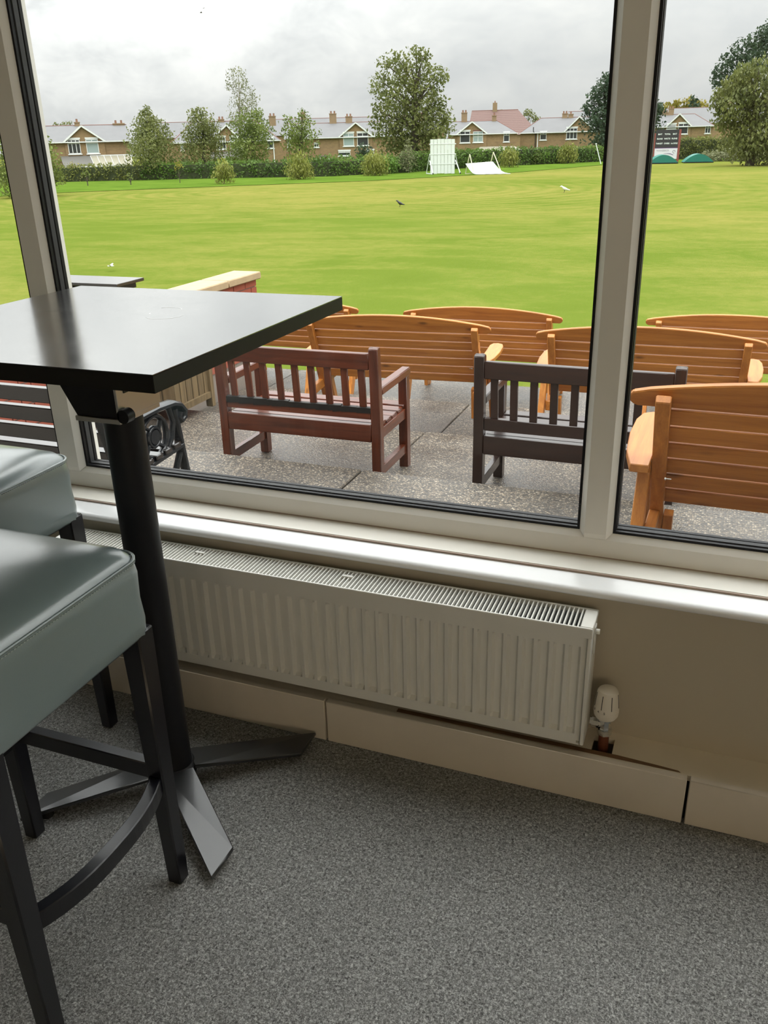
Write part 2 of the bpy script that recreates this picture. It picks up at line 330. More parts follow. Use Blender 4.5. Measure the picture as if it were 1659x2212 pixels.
# ------------------------------------------------------------------ mesh helpers
class MB:
    def __init__(s): s.v = []; s.f = []
    def add(s, vs, fs):
        o = len(s.v); s.v += [tuple(map(float, p)) for p in vs]; s.f += [tuple(i + o for i in f) for f in fs]; return s
    def hexa(s, p): return s.add(p, [(0, 3, 2, 1), (4, 5, 6, 7), (0, 1, 5, 4), (1, 2, 6, 5), (2, 3, 7, 6), (3, 0, 4, 7)])
    def box(s, x0, x1, y0, y1, z0, z1):
        return s.hexa([(x0, y0, z0), (x1, y0, z0), (x1, y1, z0), (x0, y1, z0), (x0, y0, z1), (x1, y0, z1), (x1, y1, z1), (x0, y1, z1)])
    def beam(s, p, q, w, h, side=(1, 0, 0), w2=None, h2=None):
        p, q = Vector(p), Vector(q); d = (q - p).normalized(); sd = Vector(side); sd = (sd - d * sd.dot(d)).normalized(); up = d.cross(sd)
        w2 = w if w2 is None else w2; h2 = h if h2 is None else h2
        a = [p - sd * w / 2 - up * h / 2, p + sd * w / 2 - up * h / 2, p + sd * w / 2 + up * h / 2, p - sd * w / 2 + up * h / 2]
        b = [q - sd * w2 / 2 - up * h2 / 2, q + sd * w2 / 2 - up * h2 / 2, q + sd * w2 / 2 + up * h2 / 2, q - sd * w2 / 2 + up * h2 / 2]
        return s.hexa(a + b)
    def prism(s, poly, f, a, b):
        """extrude the 2-D polygon from depth a to b; f(u,v,d) gives the point"""
        n = len(poly); vs = [f(u, v, a) for u, v in poly] + [f(u, v, b) for u, v in poly]
        fs = [tuple(range(n))[::-1], tuple(range(n, 2 * n))] + [(i, (i + 1) % n, n + (i + 1) % n, n + i) for i in range(n)]
        return s.add(vs, fs)
    def lathe(s, prof, n=24, cx=0, cy=0, cz=0, axis='z'):
        vs = []
        for r, h in prof:
            for k in range(n):
                a = 2 * PI * k / n; c, q = r * math.cos(a), r * math.sin(a)
                vs.append((cx + c, cy + q, cz + h) if axis == 'z' else (cx + h, cy + c, cz + q) if axis == 'x' else (cx + c, cy + h, cz + q))
        fs = []
        for i in range(len(prof) - 1):
            for k in range(n):
                a, b = i * n + k, i * n + (k + 1) % n; fs.append((a, b, b + n, a + n))
        fs.append(tuple(range(n))[::-1]); fs.append(tuple(range((len(prof) - 1) * n, len(prof) * n)))
        return s.add(vs, fs)
    def tube(s, path, rad, n=8, flat=1.0, ref=(1, 0, 0), closed=False):
        P = [Vector(p) for p in path]; m = len(P); vs = []; ref = Vector(ref)
        for i, p in enumerate(P):
            t = (P[(i + 1) % m] - P[i - 1]) if closed else (P[min(i + 1, m - 1)] - P[max(i - 1, 0)])
            t.normalize(); sd = ref - t * ref.dot(t)
            if sd.length < 1e-4: sd = Vector((0, 1, 0)) - t * t.y
            sd.normalize(); up = t.cross(sd); r = rad[i] if isinstance(rad, (list, tuple)) else rad
            for k in range(n):
                a = 2 * PI * (k + 0.5) / n; vs.append(p + sd * (math.cos(a) * r * flat) + up * (math.sin(a) * r))
        fs = []
        for i in range(m if closed else m - 1):
            j = (i + 1) % m
            for k in range(n): fs.append((i * n + k, i * n + (k + 1) % n, j * n + (k + 1) % n, j * n + k))
        if not closed: fs += [tuple(range(n))[::-1], tuple(range((m - 1) * n, m * n))]
        return s.add(vs, fs)
    def build(s, name, mat, parent=None, bevel=0.0, smooth=0.0, loc=None, seg=2):
        me = bpy.data.meshes.new(name); me.from_pydata(s.v, [], s.f); me.update()
        bm = bmesh.new(); bm.from_mesh(me); bmesh.ops.recalc_face_normals(bm, faces=bm.faces)
        if bevel:
            es = [e for e in bm.edges if len(e.link_faces) == 2 and e.calc_face_angle(0) > R(32)]
            res = bmesh.ops.bevel(bm, geom=es, offset=bevel, segments=seg, affect='EDGES', clamp_overlap=True)
            for fc in res['faces']: fc.smooth = True              # only the rounded arrises are shaded smooth
        bm.to_mesh(me); bm.free()
        if smooth: me.shade_smooth(); me.set_sharp_from_angle(angle=R(smooth))
        me.materials.append(M[mat]); return link(name, me, parent, loc)


def link(name, me, parent=None, loc=None, rot=None):
    o = bpy.data.objects.new(name, me); COL.objects.link(o)
    if parent is not None: o.parent = parent
    if loc is not None: o.location = loc
    if rot is not None: o.rotation_euler = rot
    return o

def tag(o, label=None, cat=None, group=None, kind=None):
    for k, v in (('label', label), ('category', cat), ('group', group), ('kind', kind)):
        if v: o[k] = v
    return o

def thing(name, label, cat, loc=(0, 0, 0), rz=0.0, group=None):
    o = bpy.data.objects.new(name, None); COL.objects.link(o); o.location = loc; o.rotation_euler = (0, 0, rz); o.empty_display_size = 0.1
    return tag(o, label, cat, group)

def struct(name, label):
    o = bpy.data.objects.new(name, None); COL.objects.link(o); return tag(o, label, kind='structure')

def copy_tree(root, loc, rz, label):
    r = root.copy(); COL.objects.link(r); r.location = loc; r.rotation_euler = (0, 0, rz); r['label'] = label
    for ch in list(root.children):
        c = ch.copy(); COL.objects.link(c); c.parent = r
        for g in list(ch.children):
            q = g.copy(); COL.objects.link(q); q.parent = c
    return r

def flat_text(name, cu, parent, loc, rot):
    """lettering turned into a mesh of its own"""
    tmp = bpy.data.objects.new(name, cu); COL.objects.link(tmp); bpy.context.view_layer.update()
    me = bpy.data.meshes.new_from_object(tmp.evaluated_get(bpy.context.evaluated_depsgraph_get())); bpy.data.objects.remove(tmp)
    return link(name, me, parent, loc, rot)

HEDGE_BASE=[[-78.79, 77.87], [-71.87, 78.76], [-65.51, 81.55], [-60.26, 82.6], [-52.61, 85.12], [-40.0, 86.55], [-34.72, 93.78], [-29.53, 108.87], [-21.81, 116.67], [-16.62, 122.97], [-7.62, 125.79], [2.93, 131.74]]
ROUGH=[[-55.98, 54.11], [-54.78, 56.72], [-53.59, 60.65], [-49.19, 64.04], [-42.01, 69.35], [-31.13, 76.83], [-21.63, 90.32], [-15.37, 109.26], [2.71, 120.11], [9.85, 121.48]]
HOUSES={'H1': {'o': [-69.17, 85.38], 'n': [-62.95, 77.7], 'eave': 1.97, 'ridge': 3.64, 'u0': -4.51, 'u1': 5.24, 'g': [-2.04, 2.46, 0.11, 3.5], 'win': [[-1.6, 2.13, -0.29, 0.67], [0.34, 2.13, 1.66, 0.66]], 'ch': [[-4.54, 4.36, -4.28, 3.58], [-0.58, 4.33, 0.01, 3.59], [3.7, 4.11, 4.96, 3.39]]}, 'H2': {'o': [-62.92, 106.01], 'n': [-51.04, 85.99], 'eave': 1.65, 'ridge': 4.02, 'u0': -7.22, 'u1': 7.06, 'g': [-2.33, 1.83, 0.15, 3.48], 'win': [[-1.35, 2.04, -0.12, 0.63], [0.43, 2.05, 1.9, 0.57], [-5.91, 1.72, -5.57, 0.61], [5.25, 1.82, 6.06, 0.58]], 'ch': [[-0.9, 4.6, -0.09, 3.57], [5.87, 4.85, 6.76, 3.58]]}, 'H3': {'o': [-51.02, 119.55], 'n': [-39.25, 91.97], 'eave': 1.77, 'ridge': 3.59, 'u0': -9.41, 'u1': 12.87, 'g': [-1.85, 2.96, 0.59, 3.47], 'win': [[-1.19, 2.17, 0.29, 0.54], [0.73, 2.18, 2.28, 0.55], [-5.28, 1.1, -4.61, 0.49], [-8.96, 1.66, -8.52, 0.59], [-1.93, -0.11, -0.28, -0.69], [2.0, -0.09, 3.02, -0.77]], 'ch': [[-3.07, 5.13, -2.09, 3.67], [-0.79, 4.72, 0.15, 3.55], [9.68, 4.64, 10.4, 3.72]]}, 'H4': {'o': [-34.52, 129.48], 'n': [-25.76, 96.62], 'eave': 1.71, 'ridge': 3.35, 'u0': -6.7, 'u1': 4.55, 'g': [-4.2, 0.19, -1.99, 3.23], 'win': [[-3.68, 2.02, -2.28, 0.53], [-1.84, 1.97, -0.44, 0.55], [2.46, 1.68, 3.28, 0.52]], 'ch': [[-3.63, 4.87, -2.81, 3.75], [0.8, 4.38, 1.43, 3.26]]}, 'H5': {'o': [-26.73, 136.77], 'n': [-19.18, 98.14], 'eave': 1.69, 'ridge': 3.57, 'u0': -4.62, 'u1': 7.23, 'g': [1.84, 6.43, 3.96, 3.56], 'win': [[-1.55, 1.62, -0.63, 0.6], [2.21, 2.08, 3.75, 0.62]], 'ch': [[1.54, 4.45, 2.34, 3.43], [2.42, 4.36, 3.16, 3.34]]}, 'H6': {'o': [-8.92, 149.81], 'n': [-5.95, 99.82], 'eave': 1.99, 'ridge': 3.67, 'u0': -6.01, 'u1': 4.32, 'g': [-2.8, 1.0, -0.9, 3.67], 'win': [[-2.63, 2.24, -1.29, 1.63], [-0.96, 2.33, 0.47, 0.87], [2.94, 1.9, 3.72, 0.86]], 'ch': [[-3.61, 4.34, -2.7, 3.53], [-2.7, 4.9, -1.87, 3.5]]}}
TREES={'T2 conical': ([-60.68, 85.69], [[-60.4, 85.9, 4.7, 0.6], [-60.6, 85.7, 3.9, 1.0], [-60.5, 85.8, 3.0, 1.5], [-60.6, 85.8, 2.0, 2.1], [-60.4, 85.9, 1.0, 2.5], [-60.4, 85.9, 0.1, 2.6]]), 'T3': ([-56.98, 90.57], [[-57.6, 90.2, 4.3, 0.6], [-56.7, 90.7, 4.4, 0.7], [-56.6, 90.8, 3.5, 1.4], [-57.3, 90.3, 2.6, 1.4], [-56.1, 91.1, 2.3, 1.6], [-56.9, 90.6, 1.1, 2.1], [-56.9, 90.6, 0.0, 2.4]]), 'T4a birch': ([-54.93, 95.31], [[-55.2, 95.2, 8.5, 0.6], [-54.4, 95.6, 8.7, 0.6], [-55.2, 95.2, 7.3, 0.8], [-54.2, 95.7, 7.5, 0.9], [-53.7, 96.0, 6.6, 0.9], [-54.6, 95.5, 5.9, 0.9], [-53.1, 96.3, 5.8, 0.7], [-55.0, 95.3, 4.7, 1.0], [-53.8, 95.9, 4.7, 1.2], [-55.3, 95.1, 3.7, 0.7]]), 'T4b': ([-52.78, 94.22], [[-52.0, 94.7, 4.1, 0.9], [-52.5, 94.4, 3.2, 1.6], [-53.5, 93.8, 2.5, 1.5], [-51.6, 94.9, 2.4, 1.4], [-52.6, 94.3, 1.2, 2.1], [-53.0, 94.1, 0.0, 2.3]]), 'T5': ([-48.8, 98.58], [[-48.3, 98.8, 4.4, 0.5], [-49.8, 98.1, 3.8, 0.6], [-48.2, 98.9, 3.4, 1.1], [-49.5, 98.2, 2.6, 1.3], [-47.8, 99.1, 2.1, 1.4], [-48.8, 98.6, 1.6, 1.8], [-48.6, 98.7, 0.5, 1.8]]), 'T6 big': ([-35.04, 100.04], [[-34.7, 100.2, 9.9, 0.8], [-34.0, 100.4, 9.6, 0.8], [-36.6, 99.5, 9.3, 1.0], [-35.4, 99.9, 8.9, 1.3], [-38.1, 99.0, 9.0, 0.8], [-34.2, 100.3, 8.2, 1.3], [-37.1, 99.3, 7.9, 1.5], [-38.6, 98.8, 7.2, 1.0], [-35.4, 99.9, 7.1, 1.7], [-32.5, 100.9, 7.7, 1.1], [-32.3, 101.0, 7.2, 0.6], [-33.5, 100.6, 6.6, 1.5], [-37.9, 99.0, 6.0, 1.5], [-36.2, 99.6, 5.5, 2.1], [-34.2, 100.3, 5.2, 2.0], [-32.5, 100.9, 5.2, 1.1], [-38.7, 98.8, 4.2, 1.1], [-36.9, 99.4, 3.9, 2.1], [-34.5, 100.2, 3.6, 2.3], [-32.5, 100.9, 3.8, 1.4], [-38.0, 99.0, 2.5, 1.8], [-35.7, 99.8, 2.2, 2.5], [-33.3, 100.7, 2.4, 2.1], [-31.6, 101.3, 2.8, 1.1], [-37.2, 99.3, 1.1, 1.9], [-34.8, 100.1, 0.8, 2.3], [-32.6, 100.9, 1.4, 1.6]]), 'T7 dark conifer': ([-18.0, 127.74], [[-18.1, 127.7, 8.1, 0.6], [-18.3, 127.7, 7.0, 1.1], [-17.4, 127.8, 7.2, 1.2], [-19.1, 127.6, 5.9, 1.2], [-17.3, 127.8, 5.3, 1.8], [-19.5, 127.5, 4.3, 1.2], [-17.7, 127.8, 3.7, 2.2], [-15.8, 128.0, 5.3, 2.1], [-13.7, 128.3, 4.7, 2.1], [-11.9, 128.6, 3.8, 1.4], [-19.7, 127.5, 2.6, 1.3], [-17.9, 127.8, 1.4, 2.4], [-15.2, 128.1, 2.2, 2.6], [-12.6, 128.5, 1.9, 2.0], [-17.4, 127.8, 0.0, 1.8], [-11.3, 128.7, 4.0, 0.9]]), 'T8 willow': ([0.63, 101.6], [[0.3, 101.6, 6.7, 1.2], [-0.9, 101.6, 6.1, 1.3], [-2.0, 101.6, 5.3, 1.1], [-0.2, 101.6, 4.7, 1.7], [-2.8, 101.6, 4.5, 1.0], [-3.1, 101.6, 3.5, 0.9], [-1.3, 101.6, 3.2, 1.9], [1.2, 101.6, 3.4, 2.1], [-2.1, 101.6, 2.2, 1.3], [0.2, 101.6, 1.5, 2.2], [2.0, 101.6, 0.8, 2.1], [-0.5, 101.6, 0.0, 1.8], [1.4, 101.6, -0.9, 1.7], [3.2, 101.6, 4.5, 2.5], [3.6, 101.6, 1.2, 2.5]]), 'T9 dark behind': ([-0.71, 134.0], [[0.7, 134.0, 12.3, 1.3], [-0.5, 134.0, 11.3, 1.3], [-2.1, 134.0, 10.6, 1.5], [0.8, 134.0, 9.9, 2.0], [-3.4, 134.0, 9.6, 1.2], [-0.7, 134.0, 8.9, 1.7], [-4.3, 134.0, 8.3, 1.0], [-4.5, 134.0, 7.2, 1.0], [-2.3, 134.0, 7.7, 1.7], [2.7, 134.0, 11.4, 2.7]]), 'T1 left': ([-50.59, 56.98], [[-50.5, 57.1, 2.0, 0.7], [-50.2, 57.3, 1.4, 0.8], [-50.9, 56.7, 0.7, 1.3], [-50.0, 57.5, 0.5, 0.9], [-50.8, 56.8, -0.4, 1.4], [-49.9, 57.6, -0.5, 0.9], [-51.6, 56.1, 0.8, 1.7], [-52.0, 55.7, -0.5, 1.7], [-51.9, 55.8, 2.1, 1.3], [-49.7, 57.8, -0.8, 0.6]]), 'T1b twig': ([-54.76, 60.06], [[-53.9, 60.9, 4.1, 0.4], [-54.2, 60.6, 3.8, 0.6], [-53.7, 61.0, 3.8, 0.3], [-54.7, 60.1, 3.5, 0.9]]), 'B1': ([-12.44, 190.09], [[-15.0, 189.9, 5.2, 1.2], [-13.0, 190.1, 5.7, 1.2], [-10.9, 190.2, 5.9, 1.3], [-8.7, 190.3, 5.4, 1.2], [-9.9, 190.3, 4.7, 1.7], [-13.7, 190.0, 4.4, 1.4]]), 'B1dark': ([-9.58, 183.9], [[-10.0, 183.9, 6.5, 0.7], [-9.7, 183.9, 5.5, 1.0]]), 'B2': ([-37.96, 173.7], [[-38.3, 173.6, 5.1, 0.8], [-37.6, 173.8, 4.4, 0.8], [-38.8, 173.5, 4.4, 0.7], [-36.9, 173.9, 3.9, 0.7]]), 'B3': ([-46.05, 184.85], [[-46.2, 184.8, 5.5, 0.6], [-45.6, 185.0, 5.3, 0.5]]), 'B4': ([-115.86, 137.75], [[-115.3, 138.2, 5.2, 0.5], [-114.7, 138.8, 5.3, 0.5], [-116.5, 137.2, 5.1, 0.5]])}
SHRUBS={'w1': ([-44.12, 73.27, -2.1], 2.27, 1.09), 'w2': ([-40.21, 80.93, -2.1], 2.42, 1.53), 'w3': ([-34.9, 87.43, -2.1], 2.35, 1.51), 'w4': ([-25.4, 105.94, -2.1], 2.19, 1.28), 'w5': ([-20.42, 116.07, -2.1], 2.6, 1.36), 'sap': ([-50.54, 75.74, -2.1], 2.11, 0.61), 'shr': ([-40.24, 90.75, -2.1], 1.43, 0.89), 'con': ([-33.43, 93.44, -2.1], 3.38, 1.29), 'shr2': ([-24.21, 114.44, -2.1], 2.02, 1.02), 'yb': ([-68.15, 81.97, -2.1], 1.96, 1.35), 'sm': ([-58.43, 71.95, -2.1], 1.52, 0.59), 'sm2': ([-54.24, 73.01, -2.1], 1.02, 0.51), 'dk': ([-34.86, 91.6, -2.1], 2.0, 1.28)}
MISC={'sight': ([-28.35, 89.66], [[-1.34, -2.06], [1.34, -1.99], [-1.19, 1.14], [1.08, 1.25], [-1.76, -2.05], [-0.63, -2.12], [1.76, -2.0]]), 'fallen': ([-25.27, 88.26], [[-0.16, -1.97], [0.13, -0.16], [2.43, -0.09], [3.1, -1.53], [-0.08, -1.0], [2.27, -0.88], [1.53, -2.14], [3.93, -2.06]]), 'score': ([-8.8, 116.67], [[-1.61, -1.53], [1.59, -1.59], [-1.68, 1.44], [1.01, 1.47], [-1.49, -0.5]]), 'cov1': ([-8.61, 111.78], [[-1.7, -2.1], [1.69, -2.16], [0.01, -1.24]]), 'cov2': ([-4.82, 113.19], [[-1.84, -2.1], [1.81, -2.11], [-0.05, -1.24]])}
BIRDS={'crow': [-17.37, 47.1, -2.1], 'gull': [-10.51, 59.12, -2.1], 'crow2': [-7.37, 80.38, -2.1], 'gull2': [-13.83, 17.41, -1.37]}
# ================================================================== ROOM
YB, YW = 1.576, 1.69           # face of the pipe boxing, face of the wall
XL, XR, YBACK, ZC = -5.9, 4.6, -4.6, 2.9
ZB = 0.119                     # top of the boxing
ZS = 0.493                     # top of the upper sill board
WT = 2.78                      # head of the window
YF = 1.824                      # inner face of the window frame
fl = MB().box(XL, XR, YBACK, YW, -0.05, 0.0).build('floor', 'carpet'); tag(fl, 'grey flecked carpet floor of the room', kind='structure')
w = MB().box(XL, XR, YW, 2.03, -0.05, 0.46).build('wall_front', 'wall'); tag(w, 'taupe painted wall under the window sill', kind='structure')
MB().box(XL, XR, YW, 2.03, WT, ZC).build('lintel', 'wall_room', w)
MB().box(XL, -5.6, YW, 2.03, 0.46, WT).build('pier', 'wall_room', w); MB().box(4.3, XR, YW, 2.03, 0.46, WT).build('pier', 'wall_room', w)
tag(MB().box(XL - 0.15, XL, YBACK - 0.15, 2.03, -0.05, ZC).build('wall_left', 'wall_room'), 'cream side wall of the room', kind='structure')
tag(MB().box(XR, XR + 0.15, YBACK - 0.15, 2.03, -0.05, ZC).build('wall_right', 'wall_room'), 'cream wall on the other side of the room', kind='structure')
tag(MB().box(XL, XR, YBACK - 0.15, YBACK, -0.05, ZC).build('wall_back', 'wall_room'), 'cream wall behind the viewer', kind='structure')
tag(MB().box(XL - 0.15, XR + 0.15, YBACK - 0.15, 2.03, ZC, ZC + 0.15).build('ceiling', 'ceiling'), 'white ceiling of the room', kind='structure')

# globe lights added out of view to brighten the room from behind
for k in range(5):
    wl = thing('added_wall_light', 'added warm globe light on the unseen back wall of the room', 'light', (0.9 + 0.85 * k, YBACK, 1.75), 0, 'added unseen globe lights')
    MB().lathe([(.05, 0), (.05, .02), (.02, .03), (.02, .10)], 16, axis='y').build('bracket', 'latch', wl)
    MB().lathe([(.02, -.12)] + [(.12 * math.cos(q), .12 * math.sin(q)) for q in [R(-80 + 16 * t) for t in range(11)]] + [(.02, .12)], 24, 0, .20, 0).build('globe', 'added_lamp', wl, smooth=60)

# pipe boxing along the foot of the wall: three front boards with open joints and a top board
bb = struct('baseboard_front', 'cream painted boxed-in skirting below the radiator')
xs = [(XL, -2.25), (-2.245, -0.8035), (-0.7985, 0.0495), (0.0555, 1.9), (1.905, XR)]
for a, b in xs: MB().box(a, b, YB, YB + 0.018, 0.0, ZB).build('board', 'boxing', bb, bevel=0.0015)
top = MB().box(XL, -0.158, YB + 0.0185, YW, ZB - 0.016, ZB - 0.002).box(-0.112, XR, YB + 0.0185, YW, ZB - 0.016, ZB - 0.002)
top.box(-0.158, -0.112, 1.665, YW, ZB - 0.016, ZB - 0.002).box(-0.158, -0.112, YB + 0.0185, 1.612, ZB - 0.016, ZB - 0.002).build('top_board', 'boxing_top', bb)
MB().box(XL, XR, YB + 0.02, YB + 0.03, 0.0, ZB - 0.02).build('backing', 'black', bb)

MB().prism([(-0.62, 1.5985), (0.035, 1.5985), (0.03, 1.603), (-0.02, 1.607), (-0.10, 1.6115), (-0.62, 1.6115)], lambda u, v, d: (u, v, d), ZB - 0.003, ZB - 0.0012).build('bare_strip', 'bare', bb)
MB().box(XL, XR, 2.03, 2.055, -1.5, 0.44).build('facade', 'facade', w)  # face added out of view, its pale tone sends light to the benches
# sill: gloss nosing board below, cream board above, brownish worn lip between
t1 = tag(MB().prism([(1.72, 0.462), (1.694, 0.462), (1.684, 0.4635), (1.676, 0.468), (1.672, 0.474), (1.672, 0.478), (1.676, 0.483), (1.685, 0.4865), (1.76, 0.488), (1.76, 0.462)],
     lambda u, v, d: (d, u, v), XL, XR).build('trim_1', 'sill_gloss', smooth=50), 'gloss white rounded window sill nosing', kind='structure')
t2 = tag(MB().box(XL, XR, 1.7465, YF + 0.07, 0.488, ZS).build('trim_2', 'sill_cream', bevel=0.0015), 'cream upper sill board under the window frame', kind='structure')
MB().box(XL, XR, 1.743, 1.7468, 0.4875, ZS - 0.0008).build('edge', 'lip', t2)
MB().box(XL, XR, YF - 0.0012, YF + 0.002, ZS, ZS + 0.0022).build('sealant', 'lip', t2)

# window: uPVC frame, bevelled mullions, gaskets and double panes
win = struct('window_1', 'white plastic framed window of wide panes looking onto the terrace')
MUL = [-4.647, -3.169, -1.690, -0.2114, 1.267, 2.746, 4.224]
ZR = 0.5385                     # top of the flat face of the bottom rail
BV, YG = 0.013, 1.837          # bevel width, depth of the glazing bead edge
def bar_v(x, wid, z0, z1):
    h = wid / 2; pts = [(-h, YG + 0.03), (-h, YG), (-h + BV, YF - 0.002), (h - BV, YF - 0.002), (h, YG), (h, YG + 0.03)]
    return MB().prism(pts, lambda u, v, d: (x + u, v, d), z0, z1)
b = MB().prism([(YF + 0.05, ZS + 0.002), (YF, ZS + 0.002), (YF, ZR), (YG, ZR + BV), (YF + 0.05, ZR + BV)], lambda u, v, d: (d, u, v), XL, XR); b.build('bottom_rail', 'upvc', win)
MB().box(XL, XR, YF, YF + 0.07, WT - 0.06, WT).build('top_rail', 'upvc', win)
for i, x in enumerate(MUL):
    h = 0.0428 if i != 3 else 0.0372
    m = MB(); pts = [(-h, YG + 0.028), (-h, YG), (-h + BV, YF - 0.003), (h - BV, YF - 0.003), (h, YG), (h, YG + 0.028)]
    m.prism(pts, lambda u, v, d: (x + u, v, d), ZR + BV, WT - 0.05)
    m.add([(x - h + BV, YF - 0.003, ZR + BV), (x + h - BV, YF - 0.003, ZR + BV), (x + h - BV, YF - 0.001, ZR + 0.001), (x - h + BV, YF - 0.001, ZR + 0.001), (x - h, YG, ZR + BV), (x + h, YG, ZR + BV)],
          [(0, 1, 2, 3), (0, 3, 4), (1, 5, 2)])
    m.build('mullion', 'upvc', win)
    MB().box(x - h + 0.006, x + h - 0.006, YG + 0.004, 1.909, ZR, WT - 0.04).build('mullion_core', 'upvc', win)
MB().box(XL, XR, YG + 0.034, 1.929, ZR - 0.06, ZR - 0.018).build('outer_rail', 'upvc', win)
MB().box(XL, XR, 1.8675, 1.881, ZR - 0.018, ZR + BV - 0.001).build('outer_gasket', 'gasket', win)
MB().prism([(1.914, 0.478), (2.07, 0.445), (2.07, 0.43), (1.914, 0.463)], lambda u, v, d: (d, u, v), XL, XR).build('outer_sill', 'upvc', win)
for i in range(6):
    a, c = MUL[i] + (0.0428 if i != 3 else 0.0372), MUL[i + 1] - (0.0428 if i + 1 != 3 else 0.0372); zl, zt = ZR + BV, WT - 0.06
    # glazing gaskets and the spacer between the two panes, all recessed behind the bead
    gk = MB(); e = 0.006
    for (y0, y1, ins) in ((YG + 0.0005, 1.846, e), (1.87, 1.88, 0.008)):
        gk.box(a - 0.001, c + 0.001, y0, y1, zl - 0.001, zl + ins).box(a - 0.001, c + 0.001, y0, y1, zt - ins, zt).box(a - 0.001, a + ins, y0, y1, zl + ins, zt - ins).box(c - ins, c + 0.001, y0, y1, zl + ins, zt - ins)
    gk.build('gasket', 'gasket', win)
    sp = MB(); q = 0.008
    sp.box(a, c, 1.8505, 1.8655, zl, zl + q).box(a, c, 1.8505, 1.8655, zt - q, zt).box(a, a + q, 1.8505, 1.8655, zl + q, zt - q).box(c - q, c, 1.8505, 1.8655, zl + q, zt - q); sp.build('spacer_bar', 'spacer', win)
    for y in (1.8462, 1.8658): MB().box(a + 0.001, c - 0.001, y, y + 0.004, zl + 0.001, zt - 0.001).build('pane', 'glass', win)
# thin sliver panes at both ends closed by plain white jambs
MB().box(-5.61, MUL[0] - 0.04, 1.844, 1.884, ZR, WT).build('side_panel', 'upvc', win); MB().box(MUL[6] + 0.04, 4.31, 1.844, 1.884, ZR, WT).build('side_panel', 'upvc', win)

# ================================================================== RADIATOR
RX0, RX1, RY0, RY1, RZ0, RZ1 = -1.573, -0.173, 1.580, 1.668, 0.1455, 0.4455
rad = thing('radiator', 'white ribbed panel radiator with top grille below the window sill', 'radiator', (0, 0, 0))
def press_panel():
    nr = 41; pitch = 0.03333; xs = [RX0 + 0.016]; dp = [0.0]
    x = RX0 + 0.024
    for k in range(nr):
        x0 = RX0 + 0.0215 + k * pitch; xs += [x0, x0 + 0.0055, x0 + 0.0195, x0 + 0.025]; dp += [0, 1, 1, 0]
    xs.append(RX1 - 0.016); dp.append(0.0)
    zs = [RZ0 + 0.004, RZ0 + 0.030, RZ0 + 0.037, RZ1 - 0.053, RZ1 - 0.046, RZ1 - 0.022]; dz = [0, 0, 1, 1, 0, 0]
    m = MB(); n = len(xs); D = 0.011
    m.add([(xx, RY0 + D * min(a, c), zz) for zz, c in zip(zs, dz) for xx, a in zip(xs, dp)], [(j * n + i, j * n + i + 1, (j + 1) * n + i + 1, (j + 1) * n + i) for j in range(len(zs) - 1) for i in range(n - 1)])
    # rolled seams round the pressing
    m.box(RX0 + 0.010, RX1 - 0.010, RY0 + 0.003, RY0 + 0.012, RZ0 + 0.0, RZ0 + 0.004)
    return m
pp = press_panel().build('front_panel', 'radiator', rad, smooth=20)
MB().box(RX0 + 0.010, RX1 - 0.010, RY0 + 0.0112, RY0 + 0.015, RZ0, RZ1 - 0.016).build('panel_back', 'radiator', rad)
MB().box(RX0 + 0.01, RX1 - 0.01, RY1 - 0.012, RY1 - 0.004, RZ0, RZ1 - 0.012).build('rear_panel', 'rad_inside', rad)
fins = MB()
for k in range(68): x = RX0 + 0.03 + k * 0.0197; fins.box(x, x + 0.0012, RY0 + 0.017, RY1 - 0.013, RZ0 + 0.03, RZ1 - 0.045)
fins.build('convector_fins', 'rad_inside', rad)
for x0, x1 in ((RX0, RX0 + 0.009), (RX1 - 0.009, RX1)):
    MB().box(x0, x1, RY0 + 0.004, RY1, RZ0 - 0.002, RZ1 - 0.010).build('side_panel', 'radiator', rad, bevel=0.0015)
gr = MB().box(RX0 - 0.001, RX1 + 0.001, RY0 - 0.001, RY0 + 0.005, RZ1 - 0.024, RZ1).box(RX0 - 0.001, RX1 + 0.001, RY1 - 0.006, RY1, RZ1 - 0.016, RZ1)
gr.box(RX0 - 0.001, RX0 + 0.026, RY0 + 0.005, RY1 - 0.006, RZ1 - 0.006, RZ1).box(RX1 - 0.026, RX1 + 0.001, RY0 + 0.005, RY1 - 0.006, RZ1 - 0.006, RZ1)
grille = gr.build('top_grille', 'radiator', rad, bevel=0.0014)
sl = None; n = 137
for k in range(n):
    x = RX0 + 0.031 + k * (RX1 - RX0 - 0.062) / (n - 1)
    if sl is None:
        o = MB().box(-0.0014, 0.0014, RY0 + 0.0045, RY1 - 0.0055, RZ1 - 0.012, RZ1 - 0.0005).build('slat', 'radiator', grille, loc=(x, 0, 0)); sl = o.data
    else: link('slat', sl, grille, (x, 0, 0))
for x in (-1.156, -0.751):
    MB().box(x - 0.0135, x + 0.0135, RY1 - 0.036, RY1 - 0.026, RZ1 - 0.004, RZ1 + 0.0015).box(x - 0.011, x - 0.007, RY0 + 0.008, RY1 - 0.026, RZ1 - 0.018, RZ1 - 0.008).box(x + 0.007, x + 0.011, RY0 + 0.008, RY1 - 0.026, RZ1 - 0.018, RZ1 - 0.008).build('grille_clip', 'radiator', rad, bevel=0.001)
MB().lathe([(0.0095, 0), (0.0095, 0.003), (0.006, 0.003), (0.006, 0.011)], 12, RX1, 1.622, 0.418, 'x').build('vent_plug', 'radiator', rad)
MB().box(RX1, RX1 + 0.003, 1.612, 1.634, 0.365, 0.432).build('hanging_lug', 'radiator', rad, bevel=0.001)

